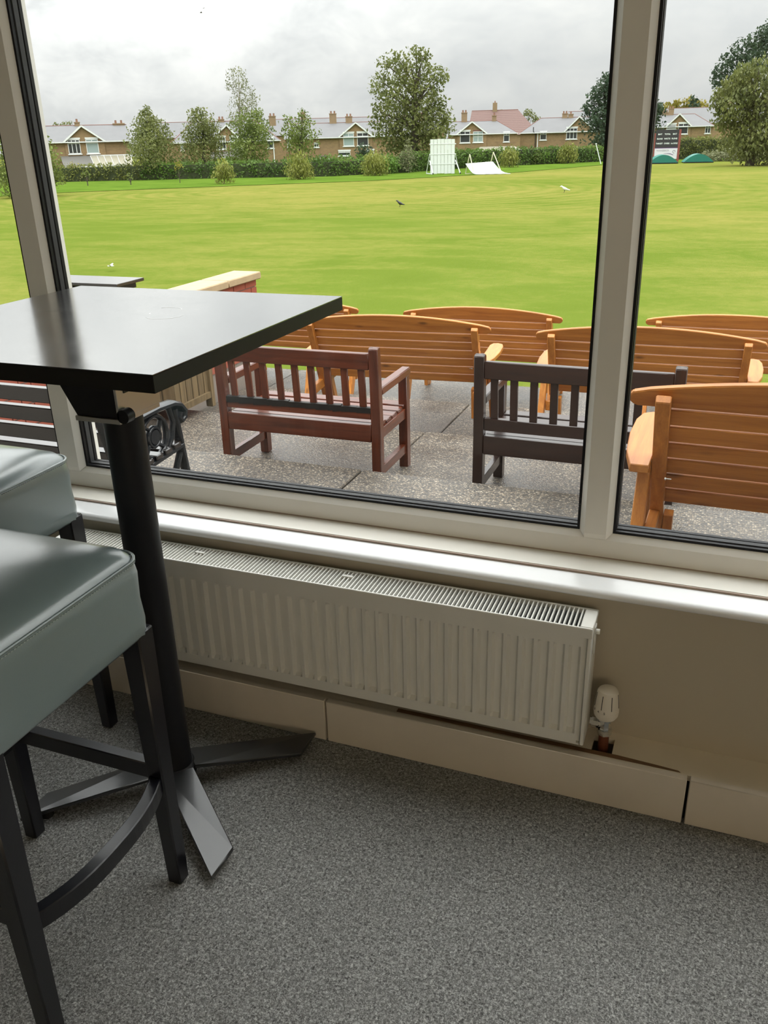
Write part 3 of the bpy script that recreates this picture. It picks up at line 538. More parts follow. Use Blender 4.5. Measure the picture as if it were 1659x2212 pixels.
# thermostatic valve and pipe
vx, vy = -0.135, 1.638
val = thing('radiator_valve', 'white thermostatic radiator valve on a chrome elbow beside the radiator', 'valve', (vx, vy, ZB))
MB().lathe([(0.0115, -0.075), (0.0115, 0.034)], 14).build('pipe', 'copper', val, smooth=40)
MB().lathe([(0.013, 0.030), (0.0165, 0.031), (0.0165, 0.044), (0.013, 0.045), (0.0125, 0.048), (0.0125, 0.068), (0.0175, 0.069), (0.0175, 0.077), (0.013, 0.078)], 8).build('valve_body', 'chrome', val)
MB().lathe([(0.010, -0.033), (0.010, -0.029), (0.0125, -0.029), (0.0125, -0.014), (0.009, -0.013), (0.009, 0.0)], 8, 0, 0, 0.056, 'x').build('elbow', 'chrome', val)
hd = MB().lathe([(0.014, 0.074), (0.022, 0.0765), (0.0265, 0.084), (0.0275, 0.092), (0.0275, 0.0955), (0.0268, 0.0965), (0.0275, 0.0975), (0.0262, 0.114), (0.0228, 0.143), (0.0205, 0.1475), (0.015, 0.150), (0.006, 0.151)], 32).build('thermostat_head', 'trv', val, smooth=35)
for a in (-1.9, -1.05, -0.2, 0.65, 1.5, 2.35, -2.75):
    c, s = math.cos(a), math.sin(a)
    MB().beam((0.0268 * c, 0.0268 * s, 0.108), (0.0229 * c, 0.0229 * s, 0.142), 0.0014, 0.0012, side=(-s, c, 0)).build('slot', 'black', hd)
for a, t in ((-2.15, '4'), (-1.62, '5'), (-2.6, '3')):
    cu = bpy.data.curves.new('dial_number', 'FONT'); cu.body = t; cu.size = 0.008; cu.extrude = 0.0002; cu.align_x = 'CENTER'; cu.align_y = 'CENTER'; cu.materials.append(M['black'])
    flat_text('dial_number', cu, hd, (0.0276 * math.cos(a), 0.0276 * math.sin(a), 0.1015), (PI / 2, 0, a + PI / 2))

# ================================================================== TABLE
TX, TY = -1.075, 1.323
tab = thing('bar_table', 'tall square black bar table with ring marks on its top by the window', 'table', (TX, TY, 0))
H = 0.3335
tp = MB().box(-H, H, -H, H, 1.064, 1.0905).build('tabletop', 'edge_band', tab, bevel=0.001)
MB().box(-H, H, -H, H, 1.0905, 1.092).build('laminate_sheet', 'laminate', tp)
for cx, cy, rr, a0, a1 in ((0.055, 0.105, 0.032, 0.3, 2.4), (0.085, 0.060, 0.036, -2.4, 0.3), (0.075, 0.085, 0.034, 3.4, 4.0)):
    rb = MB(); vs = []
    for k in range(17):
        a = a0 + (a1 - a0) * k / 16; hw = 0.0002 + 0.0010 * math.sin(PI * k / 16)
        for q in (rr - hw, rr + hw): vs += [(cx + q * math.cos(a), cy + q * math.sin(a), 1.09205), (cx + q * math.cos(a), cy + q * math.sin(a), 1.0922)]
    rb.add(vs, [f for k in range(16) for f in ((4 * k + 1, 4 * k + 3, 4 * k + 7, 4 * k + 5), (4 * k, 4 * k + 1, 4 * k + 5, 4 * k + 4), (4 * k + 2, 4 * k + 6, 4 * k + 7, 4 * k + 3))]); rb.build('ring_mark', 'ringmark', tp)
MB().lathe([(0.039, 0.045), (0.039, 0.910)], 40).build('pole', 'steel', tab, smooth=40)
MB().lathe([(0.046, 0.032), (0.05, 0.036), (0.05, 0.052), (0.042, 0.06)], 32).build('hub', 'steel', tab, smooth=40)
for sx, sy in ((1, -1), (1, 1), (-1, -1), (-1, 1)):
    # four flat blades sloping down from the hub, ends cut parallel to the table side
    e, y0, y1 = 0.247, 0.160, 0.248; zt, zi = 0.024, 0.058
    m = MB(); P = [(0.005, -0.062, zi), (0.062, -0.005, zi), (e, y1 - 0.088 + 0.0, zt), (e, y1, zt)]
    P = [(sx * 0.052, sy * 0.002, zi), (sx * e, sy * y0, zt), (sx * e, sy * y1, zt), (sx * 0.002, sy * 0.052, zi)]
    if sx * sy < 0: P = P[::-1]
    m.hexa([(x, y, z - 0.010) for x, y, z in P] + P)
    lg = m.build('leg', 'satin_steel', tab, bevel=0.002)
    MB().lathe([(0.014, 0.0), (0.014, 0.016)], 12, sx * (e - 0.03), sy * 0.197, 0.0).build('glide', 'black', lg)
# folding top mechanism: black side brackets and a bright steel latch plate
for yy in (-0.060, 0.052):
    MB().prism([(-0.135, 1.064), (0.05, 1.064), (0.036, 0.918), (-0.058, 0.918)], lambda u, v, d: (u, d, v), yy, yy + 0.008).build('bracket', 'steel', tab, bevel=0.001)
for xx in (-0.10, -0.03): MB().beam((xx, 0, 1.05), (xx + 0.05, 0, 0.93), 0.10, 0.008, (0, 1, 0)).build('brace', 'steel', tab)
MB().box(-0.125, 0.05, -0.052, 0.052, 1.052, 1.064).build('mounting_plate', 'steel', tab)
MB().box(-0.060, 0.044, -0.064, 0.064, 0.908, 0.918).build('latch_plate', 'latch', tab, bevel=0.001)
MB().box(0.040, 0.046, -0.066, 0.066, 0.918, 1.055).build('latch_plate', 'latch', tab, bevel=0.001)
MB().box(0.0462, 0.048, -0.045, 0.045, 0.965, 1.04).build('latch_insert', 'steel', tab)
MB().lathe([(0.0135, -0.066), (0.0135, -0.045)], 24, 0.053, 0, 0.925, 'y').build('pivot_bar', 'steel', tab, smooth=40)

# ================================================================== STOOLS
def rounded(hx, hy, r, n=7):
    out = []
    for cx, cy, a0 in ((hx - r, hy - r, 0), (-hx + r, hy - r, PI / 2), (-hx + r, -hy + r, PI), (hx - r, -hy + r, 3 * PI / 2)):
        for k in range(n): a = a0 + PI / 2 * k / (n - 1); out.append((cx + r * math.cos(a), cy + r * math.sin(a)))
    return out
def make_stool(label, loc):
    st = thing('bar_stool', label, 'stool', loc, 0, 'black legged bar stools at the tall table')
    rings = [(0.186, 0.588, 0.03), (0.200, 0.585, 0.032), (0.205, 0.592, 0.034), (0.206, 0.62, 0.034), (0.2035, 0.66, 0.034), (0.2055, 0.71, 0.036), (0.2035, 0.734, 0.038), (0.2005, 0.742, 0.040), (0.192, 0.752, 0.042), (0.165, 0.765, 0.05), (0.11, 0.775, 0.06), (0.05, 0.779, 0.04)]
    vs, fs = [], []; N = 28
    for h, z, r in rings:
        for k, (x, y) in enumerate(rounded(h, h, r)):
            wv = 0.0025 * math.sin(9 * math.atan2(y, x)) if 0.6 < z < 0.73 else 0.0
            vs.append((x * (1 + wv), y * (1 + wv), z + (0.004 if z < 0.6 and (k % 7) in (0, 6) else 0)))
    for j in range(len(rings) - 1):
        for k in range(N): fs.append((j * N + k, j * N + (k + 1) % N, (j + 1) * N + (k + 1) % N, (j + 1) * N + k))
    fs += [tuple(range(N))[::-1], tuple(range((len(rings) - 1) * N, len(rings) * N))]
    seat = MB().add(vs, fs).build('seat', 'leather', st, smooth=80)
    ring = [(x, y, 0.7395) for x, y in rounded(0.2045, 0.2045, 0.038)]
    MB().tube(ring, 0.0028, 8, ref=(0, 0, 1), closed=True).build('piping', 'leather', seat, smooth=60)
    stt = MB(); pr = rounded(0.2055, 0.2055, 0.037, 5)
    for i in range(len(pr)):
        a, b = Vector((*pr[i], 0.7335)), Vector((*pr[(i + 1) % len(pr)], 0.7335)); L = (b - a).length; k = max(1, int(L / 0.0062))
        for q in range(k):
            p0, p1 = a.lerp(b, (q + 0.15) / k), a.lerp(b, (q + 0.75) / k); stt.beam(p0, p1, 0.0012, 0.0012, side=(0, 0, 1))
    s = stt.build('stitching', 'stitch', seat); s['kind'] = 'stuff'
    q = 0.182
    for sx in (-1, 1):
        for sy in (-1, 1):
            MB().beam((sx * q, sy * q, 0.60), (sx * (q + 0.004), sy * (q + 0.004), 0.0), 0.044, 0.044, (1, 0, 0), 0.031, 0.031).build('leg', 'stool_wood', st, bevel=0.003)
    z = 0.285
    for sy in (-1, 1): MB().box(-q, q, sy * q - 0.012, sy * q + 0.012, z - 0.018, z + 0.018).build('side_stretcher', 'stool_wood', st, bevel=0.002)
    MB().box(-q - 0.012, -q + 0.012, -q, q, z - 0.038, z - 0.002).build('rear_stretcher', 'stool_wood', st, bevel=0.002)
    pth = []
    for k in range(17):
        t = -1 + 2 * k / 16; pth.append((q + 0.034 * (1 - abs(t) ** 2.6), t * (q - 0.01), 0.262))
    m = MB(); n = len(pth); vs = []
    for i, p in enumerate(pth):
        tg = (Vector(pth[min(i + 1, n - 1)]) - Vector(pth[max(i - 1, 0)])).normalized(); nn = Vector((tg.y, -tg.x, 0)); P = Vector(p)
        vs += [P - nn * 0.012 + Vector((0, 0, -0.018)), P + nn * 0.012 + Vector((0, 0, -0.018)), P + nn * 0.012 + Vector((0, 0, 0.018)), P - nn * 0.012 + Vector((0, 0, 0.018))]
    m.add(vs, [(i * 4 + k, i * 4 + (k + 1) % 4, i * 4 + 4 + (k + 1) % 4, i * 4 + 4 + k) for i in range(n - 1) for k in range(4)] + [(0, 1, 2, 3), (n * 4 - 4, n * 4 - 3, n * 4 - 2, n * 4 - 1)])
    m.build('footrest', 'stool_wood', st, bevel=0.002)
    return st
s1 = make_stool('nearer teal leather bar stool with curved black footrest in front of the table pole', (-1.092, 0.885, 0))
copy_tree(s1, (-1.553, 1.262, 0), 0, 'farther teal leather bar stool tucked under the tall table beside the radiator')

# ================================================================== TERRACE
Z1, Z2, Z3, Z4 = -0.35, -0.60, -0.85, -1.10
TXL, TXR = -4.36, 6.0
ter = struct('terrace', 'wet exposed aggregate stepped terrace outside the window')
MB().box(TXL, TXR, 2.06, 4.22, -1.6, Z1 - 0.07).box(TXL, TXR, 2.06, 5.70, -1.6, Z2 - 0.07).box(TXL, TXR, 2.06, 7.31, -1.6, Z3 - 0.07).box(TXL - 6, TXR, 2.06, 8.92, -1.6, Z4 - 0.07).build('base', 'concrete', ter)
rs = random.Random(3)
for z, y0, y1, jx in ((Z1, 2.06, 4.25, -1.823), (Z2, 4.235, 5.73, -1.943), (Z3, 5.715, 7.34, -2.055), (Z4, 7.325, 8.95, -2.17)):
    x = jx - 2 * 2.42; xs = []
    while x < TXR: xs.append(x); x += 2.42
    xs = [max(TXL if z > Z4 else -6, q) for q in xs] + [TXR]
    for a, b in zip(xs, xs[1:]):
        if b - a < 0.05: continue
        dz = rs.uniform(-0.004, 0.004)
        MB().box(a + 0.005, b - 0.005, y0, y1, z - 0.075 + dz, z + dz).build('slab', 'aggregate', ter, bevel=0.006)

# brick garden wall with sandstone coping on the side of the terrace
gw = thing('garden_wall', 'low red brick wall with sandstone coping at the side of the terrace', 'wall', (-4.51, 2.05, 0))
WL = 5.69
MB().box(-0.105, 0.0975, 0.0, WL - 0.012, -1.5, 0.135).build('core', 'mortar', gw)
bl, bh, j = 0.213, 0.065, 0.010; bmesh1 = None; half = None
for c in range(10):
    z = 0.135 - (c + 1) * (bh + j) + j; off = 0.0 if c % 2 == 0 else (bl + j) / 2; y = WL - off
    if off:
        if half is None: half = MB().box(-0.102, 0.107, -0.1, 0.0, 0, bh).build('brick', 'brick', gw, loc=(0, WL, z)); hm = half.data
        else: link('brick', hm, gw, (0, WL, z))
        y = WL - 0.11
    while y - bl > 0.0:
        if bmesh1 is None: o = MB().box(0.03, 0.107, -bl, 0.0, 0, bh).build('brick', 'brick', gw, loc=(0, y, z)); bmesh1 = o.data
        else: link('brick', bmesh1, gw, (rs.uniform(-0.0015, 0.0015), y, z))
        y -= bl + j
y = WL + 0.03; cm = None
while y > 0.2:
    L = 0.62
    if cm is None: o = MB().box(-0.155, 0.155, -L, 0, 0.137, 0.205).build('coping_stone', 'stone_cap', gw, bevel=0.008, loc=(0, y, 0)); cm = o.data
    else: link('coping_stone', cm, gw, (rs.uniform(-0.003, 0.003), y, rs.uniform(-0.002, 0.002)))
    y -= L + 0.008

# wooden planter between the wall and the dark bench
pl = thing('wooden_planter', 'weathered boarded wooden planter box beside the brick wall', 'planter', (-4.13, 5.62, Z2 - 0.0))
px, py, ph = 0.27, 0.25, 0.70
n = 6
for k in range(n):
    y = -py + 2 * py * (k + 0.5) / n; hw = py / n - 0.004
    for sx in (-1, 1): MB().box(sx * px - 0.011, sx * px + 0.011, y - hw, y + hw, 0.10, ph).build('board', 'planter', pl, bevel=0.002)
for k in range(n):
    x = -px + 2 * px * (k + 0.5) / n; hw = px / n - 0.004
    for sy in (-1, 1): MB().box(x - hw, x + hw, sy * py - 0.011, sy * py + 0.011, 0.10, ph).build('board', 'planter', pl, bevel=0.002)
for sx in (-1, 1):
    MB().box(sx * (px + 0.012), sx * (px + 0.034), -py + 0.03, py - 0.03, 0.08, 0.13).build('rail', 'planter', pl)
    for sy in (-1, 1): MB().box(sx * px - 0.025, sx * px + 0.036, sy * py - 0.025, sy * py + 0.025, 0.0, ph + 0.01).build('post', 'planter', pl, bevel=0.003)
MB().box(-px + 0.011, px - 0.011, -py + 0.011, py - 0.011, 0.12, ph - 0.06).build('soil', 'rotten', pl)

# ------------------------------------------------------------------ dark slatted-back benches
def dark_bench(label, loc, rz, W, wd, slats, rot=False):
    t = thing('garden_bench', label, 'bench', loc, rz, 'benches on the terrace'); h = W / 2
    X, Y, Z = wd + '_x', wd + '_y', wd + '_z'
    for s in (-1, 1):
        x = s * h
        p = [(-0.275, 0.0), (-0.215, 0.0), (-0.205, 0.40), (-0.228, 0.885), (-0.238, 0.897), (-0.262, 0.899), (-0.278, 0.887), (-0.268, 0.42)]
        MB().prism(p, lambda u, v, d: (d, u, v), x - 0.029, x + 0.029).build('rear_leg', Z, t, bevel=0.004)
        MB().box(x - 0.029, x + 0.029, 0.215, 0.275, 0.0, 0.612).build('front_leg', Z, t, bevel=0.003)
        MB().box(x - 0.03, x + 0.03, -0.215, 0.295, 0.605, 0.655).build('armrest', Y, t, bevel=0.006)
        MB().box(x - 0.018, x + 0.018, -0.21, 0.215, 0.10, 0.16).build('side_rail', Y, t, bevel=0.002)
        MB().box(x - 0.018, x + 0.018, -0.21, 0.215, 0.335, 0.40).build('seat_bearer', Y, t, bevel=0.002)
    a = h - 0.03
    MB().box(-a, a, -0.276, -0.240, 0.765, 0.862).build('top_rail', X, t, bevel=0.004)
    MB().box(-a, a, -0.262, -0.222, 0.465, 0.535).build('lower_back_rail', X, t, bevel=0.003)
    MB().box(-a, a, -0.268, -0.228, 0.325, 0.435).build('rear_apron', X, t, bevel=0.003)
    MB().box(-a, a, 0.235, 0.262, 0.32, 0.40).build('front_apron', X, t, bevel=0.003)
    sm = None
    for k in range(slats):
        x = -a + 2 * a * (k + 0.5) / slats
        if sm is None: o = MB().hexa([(-0.021, -0.250, 0.53), (0.021, -0.250, 0.53), (0.021, -0.232, 0.53), (-0.021, -0.232, 0.53), (-0.021, -0.266, 0.77), (0.021, -0.266, 0.77), (0.021, -0.248, 0.77), (-0.021, -0.248, 0.77)]).build('back_slat', Z, t, bevel=0.002, loc=(x, 0, 0)); sm = o.data
        else: link('back_slat', sm, t, (x, 0, 0))
    ss = None
    for k in range(5):
        y = -0.165 + k * 0.102
        if ss is None: o = MB().box(-h - 0.01 if k else -a, h + 0.01, -0.044, 0.044, 0.405, 0.428).build('seat_slat', X, t, bevel=0.004, loc=(0, y, 0.002)); ss = o.data
        else: link('seat_slat', ss, t, (0, y, -0.008 * math.sin(PI * k / 4)))
    if rot:
        m = MB(); r2 = random.Random(5); x = -a
        while x < a - 0.02:
            L = min(r2.uniform(0.03, 0.12), a - x); hh = r2.uniform(0.006, 0.030); m.hexa([(x, -0.2655, 0.505 - hh * 0.3), (x + L, -0.2655, 0.505), (x + L, -0.232, 0.505), (x, -0.232, 0.505), (x, -0.266, 0.535 + hh * 0.1), (x + L, -0.266, 0.535 + hh * 0.2), (x + L, -0.238, 0.535 + hh * 0.35), (x, -0.238, 0.535 + hh * 0.25)]); x += L
        m.build('rotten_edge', 'rotten', t)
    return t
dark_bench('red-brown slatted bench with a rotted lower back rail', (-2.355, 4.765, Z2), R(0.6), 1.03, 'red', 9, True)
dark_bench('dark brown slatted bench crossed by the white window mullion', (-0.685, 4.765, Z2), R(-0.2), 1.05, 'brown', 9)

# ------------------------------------------------------------------ orange stained pine benches
def pine_bench(label, loc, rz):
    t = thing('garden_bench', label, 'bench', loc, rz, 'benches on the terrace'); W = 1.34; h = W / 2
    X, Y, Z = 'pine_x', 'pine_y', 'pine_z'
    ty, tz, by, bz = -0.30, 0.90, 0.0, 0.235
    d = Vector((0, ty - by, tz - bz)).normalized(); nrm = Vector((0, d.z, -d.y))       # nrm points forward
    def bp(s, f): v = Vector((0, by, bz)) + d * s + nrm * f; return v.y, v.z
    Lp = math.hypot(ty - by, tz - bz)
    for s in (-1, 1):
        x = s * h
        poly = [bp(0, -0.022), bp(0, 0.022), bp(Lp - 0.04, 0.022), bp(Lp, 0.006), bp(Lp - 0.012, -0.022)]
        MB().prism(poly, lambda u, v, q: (q, u, v), x - 0.026, x + 0.026).build('back_post', Z, t, bevel=0.003)
        xo = x + s * 0.050
        MB().beam((xo, -0.165, 0.605), (xo, -0.40, 0.0), 0.045, 0.07, (1, 0, 0)).build('rear_leg', Z, t, bevel=0.003)
        MB().beam((xo, 0.14, 0.605), (xo, 0.38, 0.0), 0.045, 0.07, (1, 0, 0)).build('front_leg', Z, t, bevel=0.003)
        MB().beam((x + s * 0.005, -0.25, 0.345), (x + s * 0.005, 0.33, 0.368), 0.04, 0.075, (1, 0, 0)).build('seat_bearer', Y, t, bevel=0.003)
        MB().beam((x - s * 0.045, -0.035, 0.36), (x - s * 0.045, 0.0, 0.10), 0.036, 0.055, (1, 0, 0)).build('brace', Z, t, bevel=0.002)
        arm = [(-0.27, -0.040), (-0.27, 0.028), (-0.12, 0.060), (0.08, 0.075), (0.26, 0.072), (0.34, 0.055), (0.37, 0.015), (0.36, -0.025), (0.30, -0.045), (0.0, -0.042)]
        MB().prism([(u, v) for u, v in arm], lambda u, v, q: (x + s * (0.068 + v), u, q + 0.02 * u), 0.605, 0.637).build('armrest', Y, t, bevel=0.003)
        MB().lathe([(0.007, 0), (0.007, 0.006), (0.003, 0.006), (0.003, 0.024)], 8, x - s * 0.026, -0.205, 0.565, 'x').build('bolt', 'chrome', t) if s < 0 else MB().lathe([(0.003, -0.024), (0.003, -0.006), (0.007, -0.006), (0.007, 0)], 8, x - s * 0.026, -0.205, 0.565, 'x').build('bolt', 'chrome', t)
    pitch, sh = 0.079, 0.0715; sm = None
    for k in range(6):
        s0 = Lp - 0.072 - 6 * pitch + k * pitch
        if sm is None:
            m = MB(); q = [bp(s0, 0.023), bp(s0, 0.043), bp(s0 + sh, 0.043), bp(s0 + sh, 0.023)]
            o = m.prism(q, lambda u, v, w: (w, u, v), -h - 0.026, h + 0.026).build('back_slat', X, t, bevel=0.003); sm = o.data
        else: link('back_slat', sm, t, tuple(d * (pitch * k)))
    s0 = Lp - 0.072; N = 24; e = h + 0.115; prof = []
    for k in range(N + 1): u = -1 + 2 * k / N; prof.append((u * e, 0.068 + 0.082 * (1 - abs(u) ** 2.0) - 0.004))
    # rounded lugs at both ends of the arched board
    prof = [(e - 0.03 + 0.036 * math.cos(a), 0.034 + 0.034 * math.sin(a)) for a in (-1.45, -0.9, -0.3, 0.3, 0.9)] + [(u, v) for u, v in prof[::-1] if abs(u) < e - 0.03] + [(-e + 0.03 - 0.036 * math.cos(a), 0.034 + 0.034 * math.sin(a)) for a in (0.9, 0.3, -0.3, -0.9, -1.45)]
    def fn(u, v, q): y, z = bp(s0 + v, q); return (u, y, z)
    MB().prism(prof, fn, 0.023, 0.046).build('arched_top_board', X, t, bevel=0.004)
    ss = None
    for k in range(5):
        y = 0.015 + k * 0.083
        if ss is None: o = MB().box(-h - 0.03, h + 0.03, -0.037, 0.037, 0.0, 0.022).build('seat_slat', X, t, bevel=0.004, loc=(0, y, 0.402)); ss = o.data
        else: link('seat_slat', ss, t, (0, y, 0.402 + 0.004 * k))
    return t
pb = pine_bench('closest orange pine bench with arched back just outside the window', (0.52, 3.31, Z1), R(-1.2))
copy_tree(pb, (-2.445, 6.58, Z3), R(5.0), 'orange pine bench right behind the red-brown slatted bench')
copy_tree(pb, (-2.2, 8.41, Z4), R(1.7), 'orange pine bench at the grass edge, centred in the big pane')
copy_tree(pb, (-0.49, 6.585, Z3), R(1.4), 'orange pine bench right behind the dark brown slatted bench')
copy_tree(pb, (0.13, 8.55, Z4), R(0), 'rear orange pine bench at the grass edge in the pane beyond the mullion')
copy_tree(pb, (-4.27, 8.42, Z4), R(0), 'mostly hidden orange pine bench whose lug shows at the table corner')

# ------------------------------------------------------------------ cast iron ended bench under the left part of the window
ib = thing('garden_bench', 'dark slatted bench with black scrolled cast iron end behind the table pole', 'bench', (-3.12, 2.83, Z1), 0, 'benches on the terrace')
for s in (-1, 1):
    x = s * 0.76; fr = MB()
    def T(pts, r, closed=False, flat=1.3): fr.tube([(x, a, b) for a, b in pts], r, 8, flat=flat, ref=(1, 0, 0), closed=closed)
    T([(-0.10, 0.80), (-0.05, 0.60), (0.0, 0.40), (0.02, 0.2), (-0.02, 0.0)], 0.020)
    T([(-0.055, 0.615), (0.12, 0.632), (0.30, 0.638), (0.42, 0.630), (0.475, 0.610), (0.505, 0.575), (0.497, 0.545), (0.47, 0.535), (0.452, 0.555), (0.466, 0.578)], 0.018, flat=1.9)
    T([(0.435, 0.60), (0.455, 0.45), (0.475, 0.30), (0.505, 0.14), (0.53, 0.0)], 0.019)
    T([(0.0, 0.375), (0.2, 0.40), (0.46, 0.415)], 0.020)
    for cy, cz, rr in ((0.265, 0.515, 0.098), (0.22, 0.235, 0.098)):
        T([(cy + rr * math.cos(2 * PI * k / 20), cz + rr * math.sin(2 * PI * k / 20)) for k in range(20)], 0.013, True)
        T([(cy + 0.045 * math.cos(2 * PI * k / 12), cz + 0.045 * math.sin(2 * PI * k / 12)) for k in range(12)], 0.011, True)
        for q in range(4):
            a = q * PI / 2 + 0.5; T([(cy + 0.045 * math.cos(a), cz + 0.045 * math.sin(a)), (cy + rr * math.cos(a + 0.3), cz + rr * math.sin(a + 0.3))], 0.009)
    T([(0.40, 0.62), (0.425, 0.54), (0.40, 0.47), (0.36, 0.43)], 0.012); T([(0.17, 0.62), (0.10, 0.56), (0.09, 0.47), (0.14, 0.41)], 0.012)
    T([(0.45, 0.38), (0.40, 0.30), (0.36, 0.20), (0.38, 0.10), (0.49, 0.06)], 0.013); T([(0.02, 0.36), (0.10, 0.30), (0.12, 0.18), (0.07, 0.06), (-0.01, 0.05)], 0.012)
    T([(0.30, 0.17), (0.36, 0.12), (0.46, 0.13)], 0.011); T([(0.08, 0.12), (0.2, 0.10), (0.34, 0.13)], 0.011)
    fr.lathe([(0.035, -0.012), (0.035, 0.012)], 12, x, 0.265, 0.515, 'x')
    fr.build('cast_iron_end', 'iron', ib, smooth=50)
sm = None
for k in range(4):
    z = 0.475 + k * 0.094; y = -0.018 - k * 0.022
    if sm is None: o = MB().box(-0.79, 0.79, -0.019, 0.019, 0.0, 0.064).build('back_slat', 'teak_x', ib, bevel=0.004, loc=(0, y, z)); sm = o.data
    else: link('back_slat', sm, ib, (0, y, z))
sm = None
for k in range(6):
    y = 0.035 + k * 0.074
    if sm is None: o = MB().box(-0.79, 0.79, -0.027, 0.027, 0.0, 0.024).build('seat_slat', 'teak_x', ib, bevel=0.004, loc=(0, y, 0.405)); sm = o.data
    else: link('seat_slat', sm, ib, (0, y, 0.405 + 0.003 * k))

# dark table on the far side of the wall
dt = thing('outdoor_table', 'dark low outdoor table beyond the brick wall, its top just above the bar table', 'table', (-5.45, 6.58, -0.6))
MB().box(-0.42, 0.42, -0.20, 0.20, 0.84, 0.868).build('tabletop', 'teak_x', dt, bevel=0.003)
for sx in (-1, 1): MB().beam((sx * 0.28, 0, 0.84), (sx * 0.28, 0, -0.5), 0.08, 0.08).build('leg', 'teak_z', dt); MB().box(sx * 0.28 - 0.05, sx * 0.28 + 0.05, -0.19, 0.19, 0.78, 0.84).build('bearer', 'teak_y', dt)
MB().box(-0.26, 0.26, -0.015, 0.015, 0.76, 0.84).build('rail', 'teak_x', dt)

# ================================================================== CRICKET FIELD
def zl(y): return -1.15 - 0.95 * min(max((y - 9) / 36, 0), 1)
ys = [8.95, 9, 12, 16, 20, 25, 30, 36, 45, 60, 90, 130, 260]; xs = list(range(-260, 261, 20))
gm = MB(); n = len(xs)
gm.add([(x, y, zl(y)) for y in ys for x in xs], [(j * n + i, j * n + i + 1, (j + 1) * n + i + 1, (j + 1) * n + i) for j in range(len(ys) - 1) for i in range(n - 1)])
tag(gm.build('lawn', 'grass'), 'mown yellow-green cricket outfield beyond the terrace', kind='structure')
side = MB().add([(-60, 1.0, -1.16), (TXL - 0.35, 1.0, -1.16), (TXL - 0.35, 8.95, -1.16), (-60, 8.95, -1.16)], [(0, 1, 2, 3)]).build('lawn_side', 'grass'); tag(side, 'mown grass beside the terrace wall', kind='structure')
rg = MB(); far = [(x * 1.9, y * 1.9) for x, y in ROUGH]
pts = [(x, y, zl(y) + 0.03) for x, y in ROUGH]; pf = [(x, y, -2.07) for x, y in far]; k = len(pts)
rg.add(pts + pf, [(i, i + 1, k + i + 1, k + i) for i in range(k - 1)])
tag(rg.build('rough_grass', 'rough_grass'), 'strip of longer bright green grass along the foot of the hedge', kind='structure')


def leaf_cloud(name, mat, blobs, size, dens, parent=None, kind=None, up=0.0, droop=0.0, hollow=0.45, seed=0, asp=1.5):
    """foliage as many small bent leaf sprays filling the given balls"""
    rg = np.random.default_rng(seed + 5); C = []; S = []
    for bx, by, bz, br in blobs:
        cnt = max(12, int(dens * br * br)); dirs = rg.normal(size=(cnt, 3)); dirs /= np.linalg.norm(dirs, axis=1)[:, None]
        rad = br * (hollow + (1.12 - hollow) * rg.random(cnt) ** 0.6); lump = 1 + 0.22 * np.sin(dirs[:, 0] * 5 + bx) * np.sin(dirs[:, 2] * 6 + bz)
        C.append(np.array([bx, by, bz]) + dirs * (rad * lump)[:, None]); S.append(dirs)
    C = np.concatenate(C); S = np.concatenate(S); N = len(C)
    nrm = S * 0.6 + rg.normal(size=(N, 3)) * 0.7 + np.array([0, 0, up]); nrm /= np.linalg.norm(nrm, axis=1)[:, None]
    ax = rg.normal(size=(N, 3)) * (1 - 0.8 * droop) + np.array([0, 0, -3.0 * droop]); ax -= nrm * (ax * nrm).sum(1)[:, None]; ax /= np.linalg.norm(ax, axis=1)[:, None]
    sd = np.cross(nrm, ax); s = size * 0.8 * (0.6 + 0.8 * rg.random(N))[:, None]
    a = asp
    V = np.stack([C - ax * s * a * .5, C + sd * s * .42 - nrm * s * .12, C + ax * s * a * .5, C - sd * s * .42 - nrm * s * .12], 1).reshape(-1, 3)
    F = np.arange(N * 4).reshape(N, 4)
    me = bpy.data.meshes.new(name); me.vertices.add(N * 4); me.vertices.foreach_set('co', V.astype(np.float32).ravel())
    me.loops.add(N * 4); me.loops.foreach_set('vertex_index', F.ravel().astype(np.int32)); me.polygons.add(N)
    me.polygons.foreach_set('loop_start', (np.arange(N) * 4).astype(np.int32)); me.update(calc_edges=True); me.materials.append(M[mat])
    o = link(name, me, parent); o['kind'] = 'stuff'
    return o

